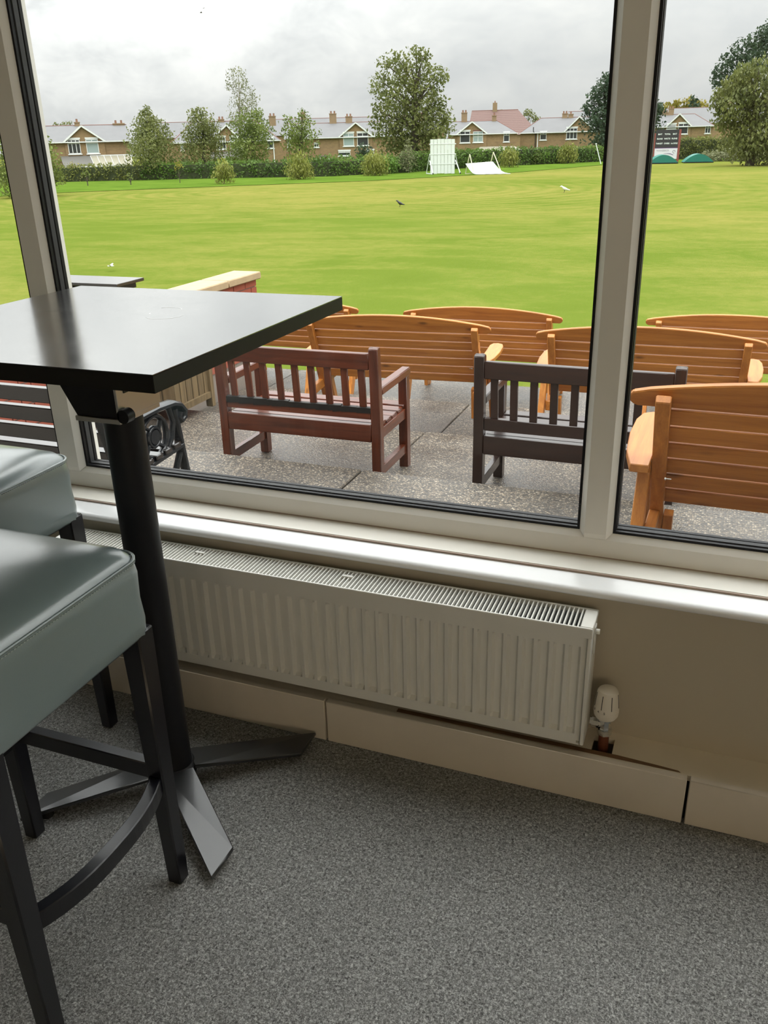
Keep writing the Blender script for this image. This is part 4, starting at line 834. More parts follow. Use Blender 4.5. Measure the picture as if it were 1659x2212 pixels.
def tree(name, label, cat, base, blobs, mat, size=0.26, dens=150, trunk=0.22, bark='bark', group=None, **kw):
    bx, by = base; zb = zl(by); t = thing(name, label, cat, (bx, by, zb), 0, group)
    rel = [(x - bx, y - by, z - zb, r) for x, y, z, r in blobs]
    rr = np.random.default_rng(len(blobs) * 7 + int(abs(bx)))
    full = []
    for x, y, z, r in rel:
        full.append((x, y, z, r))
        for _ in range(1): full.append((x + rr.uniform(-.6, .6) * r, y + rr.uniform(-1.6, 1.6) * r, z + rr.uniform(-.3, .25) * r, r * rr.uniform(.55, .8)))
    top = max(rel, key=lambda b: b[2]); m = MB()
    hz = top[2] * 0.92; path = [(0, 0, -0.1), (0.04 * top[0], 0, hz * 0.2), (0.3 * top[0], 0.05, hz * 0.5), (0.8 * top[0], 0.1, hz * 0.8), (top[0], top[1], hz)]
    m.tube(path, [trunk * 1.25, trunk, trunk * 0.7, trunk * 0.35, trunk * 0.1], 8)
    for x, y, z, r in rel:
        if r < 0.5 and len(rel) > 8 and bark == 'bark': continue
        f = min(0.75, max(0.15, z / hz * 0.7)); k = f * 4; i = min(3, int(k)); p0 = Vector(path[i]).lerp(Vector(path[i + 1]), k - i); p1 = Vector((x, y, z)); mid = p0.lerp(p1, 0.55) + Vector((0, 0, 0.15 * r))
        m.tube([p0, mid, p1], [trunk * 0.32, trunk * 0.2, trunk * 0.06], 6)
    m.build('trunk', bark, t, smooth=60)
    leaf_cloud('foliage', mat, full, size, dens, t, seed=len(full), **kw)
    return t
TG = 'trees beyond the hedge'
tree('conical_tree', 'dark conical tree standing nearest the left house gable', 'tree', *TREES['T2 conical'], 'leaf_olive', 0.22, 210)
tree('slender_tree', 'olive twin-topped tree between the conical tree and the birch', 'tree', *TREES['T3'], 'leaf_olive', 0.22, 190)
tree('birch_tree', 'tall thin birch with sparse drooping pale leaves', 'tree', *TREES['T4a birch'], 'leaf_grey', 0.17, 150, 0.14, 'birch', droop=0.5)
tree('bushy_tree', 'bushy green tree below the tall birch', 'tree', *TREES['T4b'], 'leaf_mid', 0.22, 200)
tree('young_tree', 'light open tree with yellowing leaves right of the birch', 'tree', *TREES['T5'], 'leaf_mid', 0.24, 120)
tree('large_tree', 'largest broad tree with gaps of sky behind the white sight screen', 'tree', *TREES['T6 big'], 'leaf_olive', 0.30, 85, 0.42)
tree('blue_green_tree', 'dark blue-green tree half hidden behind the window mullion', 'tree', *TREES['T7 dark conifer'], 'leaf_dark', 0.34, 110, 0.35, droop=0.2)
tree('willow_tree', 'big drooping willow on the field edge right of the green covers', 'tree', *TREES['T8 willow'], 'leaf_olive', 0.30, 170, 0.4, droop=0.7)
tree('sycamore_tree', 'tall dark tree rising behind the big drooping willow', 'tree', *TREES['T9 dark behind'], 'leaf_dark', 0.34, 110, 0.4)
tree('leafy_tree', 'leafy dark green tree on the field edge beside the window frame', 'tree', *TREES['T1 left'], 'leaf_mid', 0.20, 230, 0.2)
tree('twiggy_tree', 'tree with bare twiggy tip peeping past the window frame', 'tree', *TREES['T1b twig'], 'leaf_olive', 0.15, 150, 0.08)
tree('distant_tree', 'yellow-green rounded trees on the skyline behind the right house', 'tree', *TREES['B1'], 'leaf_gold', 0.5, 90, 0.3)
tree('distant_tree', 'dark pointed tree on the skyline among yellow-green trees', 'tree', *TREES['B1dark'], 'leaf_dark', 0.4, 120, 0.2)
tree('distant_tree', 'reddish grey tree between the red tiled roof and the hipped house', 'tree', *TREES['B2'], 'leaf_olive', 0.3, 120, 0.2)
tree('distant_tree', 'tiny green treetop above the red tiled roof', 'tree', *TREES['B3'], 'leaf_mid', 0.35, 120, 0.15)
tree('distant_tree', 'far brownish treetops behind the left house ridge', 'tree', *TREES['B4'], 'leaf_olive', 0.25, 150, 0.15)


def shrub(name, label, spec, mat, shape='willow', size=0.16, dens=260, cat='shrub', stems=0.05):
    (x, y, z), h, r = spec; t = thing(name, label, cat, (x, y, z + 0.02), 0)
    if shape == 'willow': bl = [(0, 0, h * 0.72, r * 0.55), (r * .35, 0, h * 0.5, r * 0.6), (-r * .35, .2, h * 0.5, r * 0.6), (0, -.2, h * 0.35, r * 0.75), (r * .5, .1, h * .25, r * .5), (-r * .5, 0, h * .25, r * .5)]
    elif shape == 'cone': bl = [(0, 0, h * .92, r * .18), (0, 0, h * .75, r * .35), (0, 0, h * .55, r * .55), (0, 0, h * .35, r * .8)]
    elif shape == 'sapling': bl = [(0, 0, h * .85, r * .5), (r * .3, 0, h * .7, r * .5), (-r * .35, 0, h * .65, r * .5)]
    else: bl = [(0, 0, h * .6, r * .6), (r * .45, .1, h * .45, r * .5), (-r * .45, 0, h * .45, r * .5), (0, -.2, h * .3, r * .6)]
    m = MB(); m.tube([(0, 0, -0.05), (0.02, 0, h * .4), (0, 0, h * .85)], [stems, stems * .8, stems * .2], 6)
    for k in range(5): a = k * 1.26; m.tube([(0, 0, h * .2), (.4 * r * math.cos(a), .4 * r * math.sin(a), h * .5)], [stems * .5, stems * .15], 5)
    m.build('stem', 'bark', t)
    leaf_cloud('foliage', mat, bl, size, dens, t, seed=int(abs(x) * 10), droop=0.8 if shape == 'willow' else 0.1, asp=2.6 if shape == 'willow' else 1.5, hollow=0.3)
    return t
shrub('weeping_willow', 'narrow upright weeping willow bush nearest the leaning sapling', SHRUBS['w1'], 'leaf_willow')
shrub('weeping_willow', 'round weeping willow bush in front of the yellowing tree', SHRUBS['w2'], 'leaf_willow')
shrub('weeping_willow', 'weeping willow bush at the foot of the largest tree', SHRUBS['w3'], 'leaf_willow')
shrub('weeping_willow', 'low olive willow bush beside the collapsed white screen', SHRUBS['w4'], 'leaf_willow')
shrub('weeping_willow', 'willow bush in front of the hipped roof house', SHRUBS['w5'], 'leaf_willow')
shrub('sapling', 'thin sapling with yellow leaves in front of the hedge', SHRUBS['sap'], 'leaf_gold', 'sapling', 0.13, 220, 'tree', 0.035)
shrub('bush', 'small grey-green bush between two willow bushes', SHRUBS['shr'], 'leaf_mid', 'bush')
shrub('fir_tree', 'small bluish fir beside the white sight screen', SHRUBS['con'], 'leaf_grey', 'cone', 0.2, 300, 'tree')
shrub('bush', 'small open bush in front of the far hedge below the hipped house', SHRUBS['shr2'], 'leaf_mid', 'bush')
shrub('bush', 'yellow-green bush poking over the hedge below the left house', SHRUBS['yb'], 'leaf_gold', 'bush')
shrub('bush', 'spindly little bush on the grass at the left end of the hedge', SHRUBS['sm'], 'leaf_mid', 'sapling', 0.13, 160)
shrub('bush', 'tiny spindly plant on the grass near the thin sapling', SHRUBS['sm2'], 'leaf_mid', 'sapling', 0.12, 160)
shrub('bush', 'dark leafy bush beneath the largest tree', SHRUBS['dk'], 'leaf_bright', 'bush', 0.2, 300)


def hedge(label, pts, h, dep, mat, seed, name='hedge', lump=0.12):
    x0, y0 = pts[0]; t = thing(name, label, 'hedge', (x0, y0, zl(y0)), 0); bl = []; core = MB(); rr = np.random.default_rng(seed)
    for (ax, ay), (bx, by) in zip(pts, pts[1:]):
        L = math.hypot(bx - ax, by - ay); n = max(1, int(L / 0.9))
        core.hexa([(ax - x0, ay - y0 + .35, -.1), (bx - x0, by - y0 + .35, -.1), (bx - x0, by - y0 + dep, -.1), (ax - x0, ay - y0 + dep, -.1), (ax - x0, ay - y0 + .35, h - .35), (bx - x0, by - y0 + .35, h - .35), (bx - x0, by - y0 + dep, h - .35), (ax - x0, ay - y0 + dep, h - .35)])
        for k in range(n):
            u = (k + .5) / n; cx, cy = ax + (bx - ax) * u - x0, ay + (by - ay) * u - y0
            for zz in (0.25, 0.62): bl.append((cx + rr.uniform(-.2, .2), cy + dep * .4, h * zz + rr.uniform(-lump, lump), h * 0.36))
            bl.append((cx, cy + dep * .6, h - .42 + rr.uniform(-lump, lump) * .6, .42))
    core.build('branches', 'hedge_core', t); leaf_cloud('foliage', mat, bl, 0.20, 330, t, seed=seed, hollow=0.55); return t
HB = HEDGE_BASE
def hseg(i0, i1): return HB[i0:i1 + 1]
hedge('browning clipped hedge below the left house', hseg(0, 3), 1.75, 1.6, 'leaf_hedge_brown', 1)
def lerp(a, b, f): return [a[0] + (b[0] - a[0]) * f, a[1] + (b[1] - a[1]) * f]
HM = lerp(HB[3], HB[4], 0.45)
hedge('bright leafy length of hedge behind the thin sapling', [HB[3], HM], 1.8, 1.6, 'leaf_bright', 2, lump=0.2)
hedge('long dark green clipped hedge in the middle of the field edge', [HM, HB[4], HB[5], HB[6]], 1.75, 1.6, 'leaf_hedge', 3)
hedge('dark hedge behind the collapsed screen and the white sight screen', hseg(6, 8), 2.1, 1.6, 'leaf_hedge', 4)
hedge('dark hedge length beside the mullion below the blue-green tree', hseg(8, 9), 2.0, 1.6, 'leaf_hedge', 5)
hedge('hedge behind the scoreboard and the green covers', hseg(9, 11), 2.6, 2.0, 'leaf_hedge_brown', 6, lump=0.3)
# loose undergrowth and garden shrubs
for nm, lb, bl, mt in (('undergrowth', 'low tangled undergrowth behind the green covers', [(-3.2, 117, -1.7, .8), (-2, 117, -1.5, .9), (-.8, 116.5, -1.4, 1.0), (.4, 116, -1.5, 1.0), (1.6, 115, -1.6, .9), (-4.2, 117.5, -1.6, .8)], 'leaf_grey'),
                       ('garden_hedge', 'bright green garden hedge in front of the right house', [(-7.6 + .9 * k, 134 + .1 * k, -0.6 + .15 * math.sin(k), 1.0) for k in range(9)], 'leaf_mid'),
                       ('garden_hedge', 'clipped garden hedge behind the field hedge in the middle', [(-66 + 3 * k * .5, 92.5 + k * .55, -.9, .75) for k in range(9)] + [(-51 + 1.2 * k, 100 + .25 * k, -.9, .7) for k in range(14)], 'leaf_hedge'),
                       ('round_bush', 'dark clipped round bush under the middle gable windows', [(-45.9, 110.5, 0.0, .8), (-45.2, 110.7, -.1, .8), (-45.6, 110.5, -.7, 1.0)], 'leaf_dark')):
    t = thing(nm, lb, 'bush', (bl[0][0], bl[0][1], -2.1), 0)
    leaf_cloud('foliage', mt, [(x - bl[0][0], y - bl[0][1], z + 2.1, r) for x, y, z, r in bl] + [(x - bl[0][0], y - bl[0][1], (z + 2.1) * .4, r) for x, y, z, r in bl], 0.24, 230, t, seed=9, hollow=.4)


# ================================================================== HOUSES
def house(key, label, hipl=False, hipr=False, extra=None):
    H = HOUSES[key]; ox, oy = H['o']; nx, ny = H['n'][0] / math.hypot(*H['n']), H['n'][1] / math.hypot(*H['n'])
    rz = math.atan2(-nx, ny); t = thing('house', label, 'house', (ox, oy, 0), rz, 'brick houses beyond the hedge')
    ez, rzg, u0, u1 = H['eave'], H['ridge'], H['u0'] + (1.3 if key == 'H4' else .2), H['u1'] - (2.6 if key == 'H3' else .2); gl, gr, gp, gz = H['g']; D = 4.5; zb = -3.0
    MB().box(u0, u1, 0, 2 * D, zb, ez).build('walls', 'buff', t)
    o = 0.3; a0, a1 = (u0 - o * 0.5, u1 + o * 0.5); hl, hr = (3.0 if hipl else 0), (3.0 if hipr else 0)
    sl = (rzg - ez) / D; er = ez - o * sl
    v = [(a0, -o, er), (a1, -o, er), (a1, 2 * D + o, er), (a0, 2 * D + o, er), (a0 + hl, D, rzg), (a1 - hr, D, rzg)]
    MB().add(v, [(0, 1, 5, 4), (2, 3, 4, 5), (3, 0, 4), (1, 2, 5), (0, 3, 2, 1)]).build('roof', 'slate', t)
    MB().tube([v[4], v[5]], 0.055, 6).build('ridge_tiles', 'red_tile', t)
    if hipl: MB().tube([v[0], v[4]], 0.055, 6).build('hip_tiles', 'red_tile', t)
    if hipr: MB().tube([v[1], v[5]], 0.055, 6).build('hip_tiles', 'red_tile', t)
    MB().box(a0, a1, -o - 0.10, -o, er - 0.06, er + 0.05).build('gutter', 'window_white', t)
    # front gable
    f = -0.12; ge = ez - 0.05
    MB().prism([(gl + .12, zb), (gr - .12, zb), (gr - .12, ge), (gp, gz - .1), (gl + .12, ge)], lambda u, w, d: (u, d, w), f, 1.0).build('gable', 'buff', t)
    gyl = (gz - ez) / max(sl, .1); pk = (gp, f - .25, gz); pb = (gp, min(gyl + .3, D), gz)
    gs = MB()
    for s, e in ((-1, gl), (1, gr)):
        q = (e, f - .25, er + .02); gs.add([q, pk, pb, (e, 0.3, er + .02)], [(0, 1, 2, 3)])
        gs.add([(q[0], q[1], q[2] - .07), (pk[0], pk[1], pk[2] - .07), (pb[0], pb[1], pb[2] - .07), (e, .3, er - .05)], [(3, 2, 1, 0)])
    gs.build('gable_roof', 'slate', t)
    for e in (gl, gr): MB().beam((e, f - .27, er + .0), (gp, f - .27, gz), .05, .17, side=(0, 1, 0)).build('bargeboard', 'window_white', t)
    for e in (gl, gr): MB().beam((e, 0.32, er + .03), (gp, min(gyl, D) + .25, gz + .02), .12, .04, side=(1, 0, 0)).build('valley_flashing', 'window_white', t)
    for k, (wa, zt, wb, zbm) in enumerate(H['win']):
        if zt < zbm: zt, zbm = zbm, zt
        yf = f - .02 if gl < (wa + wb) / 2 < gr else -.02
        fr = MB().box(wa, wb, yf - .05, yf + .03, zt - .07, zt).box(wa, wb, yf - .05, yf + .03, zbm, zbm + .07).box(wa, wa + .07, yf - .05, yf + .03, zbm, zt).box(wb - .07, wb, yf - .05, yf + .03, zbm, zt)
        wd = wb - wa; nv = 3 if (key, k) in (('H1', 0), ('H5', 1), ('H2', 0)) else 2; hz = zt - (zt - zbm) * (0.27 if (key, k) != ('H4', 1) else 0.5)
        fr.box(wa, wb, yf - .05, yf + .03, hz - .04, hz + .04)
        for q in range(1, nv):
            x = wa + wd * q / nv; fr.box(x - .035, x + .035, yf - .05, yf + .03, hz if (nv == 2 and wd > .8 and (key, k) != ('H4', 1)) else zbm, zt)
        w = fr.build('window', 'window_white', t)
        MB().box(wa + .03, wb - .03, yf - .005, yf + .005, zbm + .03, zt - .03).build('pane', 'pane_blind' if (key, k) in (('H1', 1), ('H3', 0), ('H4', 1)) else 'pane_dark', w)
        MB().box(wa - .1, wb + .1, yf - .1, yf + .02, zbm - .11, zbm).build('sill', 'window_white', w)
        if wd > .8: MB().box(wa - .04, wb + .08, yf - .03, yf + .02, zt + .02, zt + .19).build('lintel', 'window_white' if (key, k) != ('H4', 1) else 'red_tile', w)
    for (ca, zt, cb, zbm) in H['ch']:
        c = MB().box(ca, cb, D - .25, D + .35, rzg - .7, zt - .35).box(ca - .05, cb + .05, D - .3, D + .4, zt - .42, zt - .32).build('chimney', 'chimney', t)
        np_ = 1 if cb - ca < .75 else 2
        for q in range(np_):
            x = ca + (cb - ca) * (q + .5) / np_; MB().lathe([(.13, -.1), (.11, .32), (.13, .34)], 8, x, D + .05, zt - .34).build('chimney_pot', 'pot', c)
    return t
h1 = house('H1', 'leftmost brick house with a white edged gable and lean-to roofs')
H = HOUSES['H1']
MB().add([(-2.6, -0.1, .45), (0.55, -0.1, .45), (0.85, -2.2, -.62), (-2.3, -2.2, -.62), (-2.6, -0.1, .38), (0.55, -0.1, .38), (0.85, -2.2, -.70), (-2.3, -2.2, -.70)], [(0, 1, 2, 3), (7, 6, 5, 4), (0, 3, 7, 4), (1, 5, 6, 2), (3, 2, 6, 7)]).build('lean_to_roof', 'grey_roof', h1)
MB().box(-2.25, .8, -2.3, -2.2, -.78, -.62).build('gutter', 'window_white', h1)
cs = MB().add([(.6, -.1, .40), (5.0, -.1, .40), (5.0, -2.2, -.60), (.9, -2.2, -.60)], [(0, 1, 2, 3)]).build('conservatory_roof', 'glass_roof', h1)
for k in range(7): x0, x1 = .6 + k * .73, .9 + k * .70; MB().beam((x0, -.1, .42), (x1, -2.2, -.58), .045, .05).build('glazing_bar', 'window_white', cs)
MB().box(.85, 5.0, -2.28, -2.2, -.72, -.58).box(.6, 5.0, -.16, -.08, .38, .48).build('glazing_rail', 'window_white', cs)
h2 = house('H2', 'brick house with hipped roof half hidden by the birch', True, True)
MB().box(5.95, 6.07, -.12, -.02, -2.5, 1.6).build('downpipe', 'window_white', h2)
MB().add([(-2.2, -.1, .35), (1.9, -.1, .35), (2.1, -1.6, -.45), (-2.3, -1.6, -.45)], [(0, 1, 2, 3)]).build('lean_to_roof', 'grey_roof', h2)
h3 = house('H3', 'middle brick house with a gable left of the largest tree', False, False)
MB().box(-4.6, -3.1, -1.3, -.1, -.75, -.6).build('porch_roof', 'grey_roof', h3); MB().box(-4.5, -4.4, -1.25, -1.15, -2.5, -.75).box(-3.3, -3.2, -1.25, -1.15, -2.5, -.75).build('porch_post', 'window_white', h3)
h4 = house('H4', 'brick house with a gable right behind the white screens', False, True)
MB().add([(-.8, -.3, -.05), (4.0, -.3, -.05), (5.4, -2.6, -.75), (-1.9, -2.6, -.75)], [(0, 1, 2, 3)]).build('lean_to_roof', 'glass_roof', h4)
h5 = house('H5', 'brick house with red edged hipped roof left of the mullion', True, False)
MB().tube([(-2.55, -.12, 2.35), (-2.55, -.12, 1.8), (-2.2, -.12, 1.35), (-2.2, -.12, -2.5)], .07, 6).build('soil_pipe', 'black', h5); MB().box(-1.95, -1.83, -.1, -.02, -2.5, 1.6).build('downpipe', 'window_white', h5)
MB().box(.2, 3.2, -1.2, -.1, -.75, -.6).build('porch_roof', 'grey_roof', h5); MB().box(.2, 4.5, -1.22, -1.18, -.95, -.75).build('porch_fascia', 'window_white', h5)
house('H6', 'rightmost brick house behind the scoreboard', False, True)

def back_house(label, loc, rz, w, ez, rzg, mat, hl, hr, ch):
    t = thing('house', label, 'house', loc, rz, 'brick houses beyond the hedge'); D = 4.5
    MB().box(-w / 2, w / 2, 0, 2 * D, -3, ez).build('walls', 'buff', t)
    v = [(-w / 2, -.3, ez), (w / 2, -.3, ez), (w / 2, 2 * D + .3, ez), (-w / 2, 2 * D + .3, ez), (-w / 2 + hl, D, rzg), (w / 2 - hr, D, rzg)]
    MB().add(v, [(0, 1, 5, 4), (2, 3, 4, 5), (3, 0, 4), (1, 2, 5), (0, 3, 2, 1)]).build('roof', mat, t); MB().tube([v[4], v[5]], .055, 6).build('ridge_tiles', 'red_tile', t)
    for x, zt in ch:
        c = MB().box(x - .4, x + .4, D - .3, D + .3, rzg - .6, zt).build('chimney', 'chimney', t); MB().lathe([(.12, 0), (.1, .3)], 8, x, D, zt).build('chimney_pot', 'pot', c)
    return t
def on(px_az, dist): return (dist * math.sin(px_az), dist * math.cos(px_az), 0), -px_az
l, a = on(R(-13.9), 166); back_house('big house with a red tiled roof behind the screens', l, a, 12.6, 1.4, 5.5, 'pantile', 0.6, 3.8, [(-1.6, 6.7)])
l, a = on(R(-22.9), 152); back_house('long grey roofed terrace behind the middle gable house', l, a, 29.0, 2.2, 4.7, 'slate', 0, 0, [(-8.5, 5.7)])
l, a = on(R(-32.4), 142); back_house('grey roofed house behind the birch', l, a, 14.0, 2.2, 4.4, 'slate', 0, 0, [])
l, a = on(R(-2.6), 168); back_house('grey roofed house behind the rightmost house', l, a, 12.0, 2.4, 4.9, 'slate', 0, 1.0, [(4.6, 5.6)])
l, a = on(R(-9.2), 166); back_house('grey roof with red hip behind the hipped house', l, a, 9.0, 2.4, 4.9, 'slate', 1.8, 0, [])

# ================================================================== CRICKET EQUIPMENT
def frame_at(key, name, label, cat):
    (ox, oy), pts = MISC[key]; rz = math.atan2(-ox, oy); return thing(name, label, cat, (ox, oy, zl(oy)), rz), [(u, z - zl(oy)) for u, z in pts]
sg, p = frame_at('sight', 'sight_screen', 'upright white boarded cricket sight screen on wheeled frame', 'screen')
x0, x1, hh = -1.28, 1.20, 3.28; nb = 7; bm_ = None
for k in range(nb):
    w_ = (x1 - x0) / nb; x = x0 + w_ * (k + .5)
    if bm_ is None: o = MB().box(-w_ / 2 + .012, w_ / 2 - .012, -.03, .0, 0.06, hh).build('board', 'white_wood', sg, loc=(x, 0, 0)); bm_ = o.data
    else: link('board', bm_, sg, (x, (k % 2) * .012, rs.uniform(-.03, .03)))
for z in (0.95, 1.88, 2.82): MB().box(x0 - .06, x1 + .06, -.055, -.03, z - .015, z + .015).box(x0 - .08, x1 + .12, .0, .06, z - .05, z + .05).build('rail', 'white_wood', sg)
for x in (x0 - .06, x1 + .05):
    MB().beam((x, .02, 1.85), (x - .35 if x < 0 else x + .45, 1.0, .1), .07, .07).build('brace', 'white_wood', sg); MB().beam((x, .02, 1.3), (x + .35 if x < 0 else x + .5, -1.1, .1), .07, .07).build('brace', 'white_wood', sg)
    xe = x + .35 if x < 0 else x + .5
    MB().beam((xe, -1.15, .08), (x - .35 if x < 0 else x + .45, 1.05, .08), .08, .08).build('foot_rail', 'white_wood', sg); MB().lathe([(.1, -.05), (.1, .05)], 12, xe, -1.15, .1, 'x').build('wheel', 'black', sg)
fs, p = frame_at('fallen', 'fallen_screen', 'collapsed white sight screen sagging between two A-frames', 'screen')
for (xa, xt, zt, xb, nm) in ((-.30, .12, 1.85, .55, 'a'), (1.95, 2.42, 1.98, 3.15, 'b')):
    MB().beam((xa, .4, 0), (xt, 0, zt), .08, .08).build('frame_leg', 'cream_wood', fs); MB().beam((xb, -.7, .15 if nm == 'a' else .3), (xt, 0, zt), .08, .08).build('frame_leg', 'cream_wood', fs)
MB().beam((-.1, -.05, .98), (2.3, -.05, 1.10), .08, .08).build('cross_rail', 'cream_wood', fs); MB().beam((-.3, .3, .06), (1.2, .3, .12), .07, .07).build('foot_rail', 'cream_wood', fs)
for k in range(7):
    f = k / 6; xa = -.08 + 2.28 * f; a = (xa, -.1, .97 + .12 * f); e = (1.45 + 2.45 * f, -1.5, .03); s_ = 0.20
    pth = [Vector(a).lerp(Vector(e), q / 6) + Vector((0, 0, -.40 * math.sin(PI * q / 6) * (1 - .2 * f))) for q in range(7)]
    m = MB(); n = len(pth); vs = []
    for q, pt in enumerate(pth): pt = Vector((pt.x, pt.y, max(pt.z, .03))); vs += [pt + Vector((-s_, 0, .012 * (k % 2))), pt + Vector((s_, 0, .012 * (k % 2))), pt + Vector((s_, 0, .04 + .012 * (k % 2))), pt + Vector((-s_, 0, .04 + .012 * (k % 2)))]
    m.add(vs, [(i * 4 + c, i * 4 + (c + 1) % 4, i * 4 + 4 + (c + 1) % 4, i * 4 + 4 + c) for i in range(n - 1) for c in range(4)] + [(0, 1, 2, 3), (n * 4 - 4, n * 4 - 3, n * 4 - 2, n * 4 - 1)])
    m.build('board', 'white_wood', fs)

# scoreboard
sb, p = frame_at('score', 'scoreboard', 'black cricket scoreboard with white lettering on red-brown posts', 'scoreboard')
sw, st_, sb0 = 1.36, 3.6, 1.62
MB().box(-sw, sw - .1, -.05, .05, sb0, st_).build('score_panel', 'board_black', sb)
MB().box(-sw, sw - .1, -.06, .04, .35, sb0 - .08).build('sponsor_panel', 'board_white', sb)
MB().box(-sw, sw - .1, -.055, .04, sb0 - .08, sb0).build('rail', 'purple', sb)
for x in (-sw - .13, sw + .03): MB().box(x - .12, x + .12, -.09, .09, -.1, st_ - (.35 if x < 0 else 0)).build('post', 'board_red', sb)
def text(body, x, z, size, mat, par, y=-.056, name='lettering', squash=1.0):
    cu = bpy.data.curves.new(name, 'FONT'); cu.body = body; cu.size = size; cu.align_x = 'CENTER'; cu.align_y = 'CENTER'; cu.extrude = .002; cu.offset = 0.006; cu.materials.append(M[mat])
    o = flat_text(name, cu, par, (x, y, z), (PI / 2, 0, 0)); o.scale = (squash, 1, 1); return o
for z, row in ((3.10, ('BAT', 'TOTAL', 'BAT')), (2.60, ('RUNS', 'WKTS', 'RUNS')), (2.08, ('TARGET', 'OVERS', '1st INNS'))):
    for x, wd_ in zip((-.88, -.03, .80), row): text(wd_, x, z, .22, 'letter', sb, squash=1.15 if len(wd_) < 5 else .95)
text('WANSBECK', -.42, 1.30, .26, 'letter_grey', sb, -.064, squash=1.05)
MB().tube([(.88 + .15 * math.cos(a), -.062, 1.18 + .15 * math.sin(a)) for a in [q * .3 - .3 for q in range(19)]], .035, 6, ref=(0, 1, 0)).build('logo_ring', 'letter_grey', sb)
MB().tube([(-.3, -.062, .95), (.1, -.062, .97), (.5, -.062, .93), (.85, -.062, .80)], [.008, .02, .035, .02], 6, ref=(0, 1, 0)).build('logo_swoosh', 'purple', sb)
# pitch covers: domed green canvas on low frames
for key, lb, kx in (('cov1', 'green domed pitch cover in front of the scoreboard', -.35), ('cov2', 'green domed pitch cover standing clear right of the scoreboard', -.25)):
    cv, p = frame_at(key, 'pitch_cover', lb, 'cover'); cv['group'] = 'green pitch covers'; m = MB(); nu, nv = 14, 6; vs = []
    for j in range(nv + 1):
        y = -1.0 + 2.6 * j / nv; sh = -.35 * j / nv
        for i in range(nu + 1): u = -1 + 2 * i / nu; vs.append((u * 1.62 + sh, y, .10 + .86 * (1 - abs(u) ** 1.9) * (1.0 - .06 * ((j % 3) == 1))))
    m.add(vs, [(j * (nu + 1) + i, j * (nu + 1) + i + 1, (j + 1) * (nu + 1) + i + 1, (j + 1) * (nu + 1) + i) for j in range(nv) for i in range(nu)] + [tuple(range(nu + 1))])
    m.build('canvas', 'canvas_green', cv, smooth=50); MB().box(-1.66, 1.62, -1.04, -1.0, .02, .12).box(-1.9, 1.3, 1.58, 1.62, .02, .12).build('frame', 'steel', cv)
    for x in (-1.5, 1.4): MB().lathe([(.07, -.04), (.07, .04)], 10, x, -1.0, .07, 'x').build('wheel', 'black', cv)
# goal net pole by the far hedge
gp = thing('leaning_pole', 'thin pale pole leaning in front of the hedge beside the mullion', 'pole', (-15.9, 113, -2.1)); MB().tube([(0, 0, 0), (-.75, .2, 2.2)], .05, 8).build('pole', 'white_wood', gp); MB().lathe([(.09, 0), (.09, .12)], 8, -.75, .2, 2.2).build('cap', 'white_wood', gp)
bx = thing('garden_slide', 'small blue plastic play slide glimpsed above the hedge', 'toy', (-56.4, 99.5, -2.3)); MB().add([(-.5, 0, 1.45), (-.2, 0, 1.45), (.35, 0, .5), (.05, 0, .5), (-.5, .35, 1.45), (-.2, .35, 1.45), (.35, .35, .5), (.05, .35, .5)], [(0, 3, 2, 1), (4, 5, 6, 7), (0, 4, 7, 3), (1, 2, 6, 5), (0, 1, 5, 4), (3, 7, 6, 2)]).build('chute', 'blue', bx); MB().box(-.55, -.2, 0, .35, 0, 1.5).build('ladder', 'blue', bx)

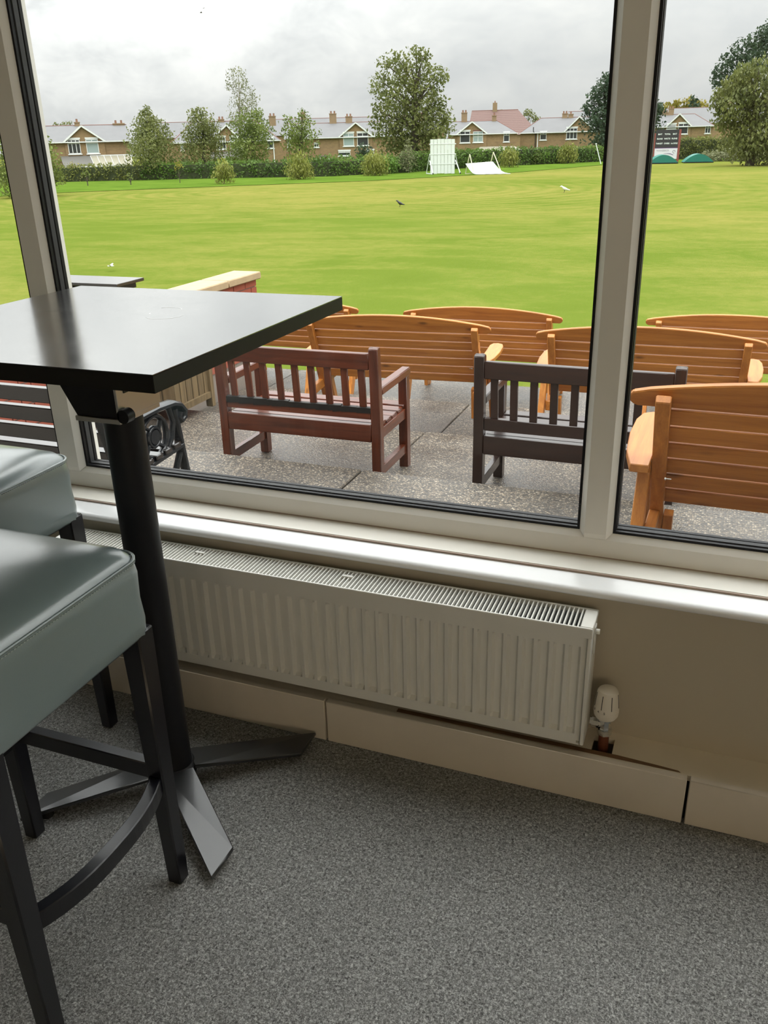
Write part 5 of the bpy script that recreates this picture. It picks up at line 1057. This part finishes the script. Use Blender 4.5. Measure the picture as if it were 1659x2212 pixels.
# ================================================================== BIRDS
def bird(name, label, loc, mat, rz, s, pose='stand'):
    t = thing(name, label, 'bird', loc, rz); m = MB()
    if pose == 'stand':
        m.tube([(-.26, 0, .30), (-.22, 0, .295), (-.205, 0, .30), (-.17, 0, .31), (-.13, 0, .285), (-.08, 0, .24), (.0, 0, .19), (.09, 0, .16), (.16, 0, .14), (.25, 0, .12), (.30, 0, .11)], [.004, .010, .028, .038, .038, .055, .075, .062, .035, .026, .012], 10, ref=(0, 1, 0))
        b = m.build('body', mat, t, smooth=70)
        for sy in (-1, 1):
            MB().tube([(.0, sy * .02, .14), (.01, sy * .022, .07), (-.01, sy * .022, .005), (-.04, sy * .024, .004)], [.012, .006, .006, .004], 6).build('leg', 'crow', t)
            MB().tube([(-.06, sy * .05, .24), (.02, sy * .068, .20), (.12, sy * .045, .155), (.20, sy * .02, .135)], [.012, .032, .022, .006], 8, ref=(0, 1, 0), flat=.4).build('wing', mat, b)
    else:
        m.tube([(-.25, 0, 0), (-.2, 0, .01), (-.12, 0, .0), (0, 0, 0), (.12, 0, 0), (.22, 0, 0)], [.008, .03, .05, .06, .04, .015], 8, ref=(0, 1, 0)); m.build('body', mat, t, smooth=70)
        for sy in (-1, 1): MB().prism([(-.08, .04), (-.10, .35), (.02, .62), (.06, .3), (.08, .04)], lambda u, v, d: (u, sy * v, d + .35 * v * (1.2 - v)), -.006, .006).build('wing', mat, t)
    t.scale = (s, s, s); return t
bird('crow', 'black crow standing on the outfield in the middle of the big pane', BIRDS['crow'], 'crow', R(-12), 1.05)
bird('gull', 'white gull standing on the far outfield', BIRDS['gull'], 'gull', R(30), 1.25)
bird('crow', 'dark bird on the far grass just past the mullion', BIRDS['crow2'], 'crow', R(160), 1.3)
bird('gull', 'pale gull gliding low over the near grass above the table corner', (BIRDS['gull2'][0], BIRDS['gull2'][1], BIRDS['gull2'][2] + .12), 'gull', R(200), .34, 'fly')
bird('flying_bird', 'lower of two tiny dark birds high in the sky', (-31.1, 50.8, 8.5), 'crow', R(40), .35, 'fly')
bird('flying_bird', 'upper of two tiny dark birds high in the sky', (-30.9, 50.8, 8.72), 'crow', R(70), .22, 'fly')
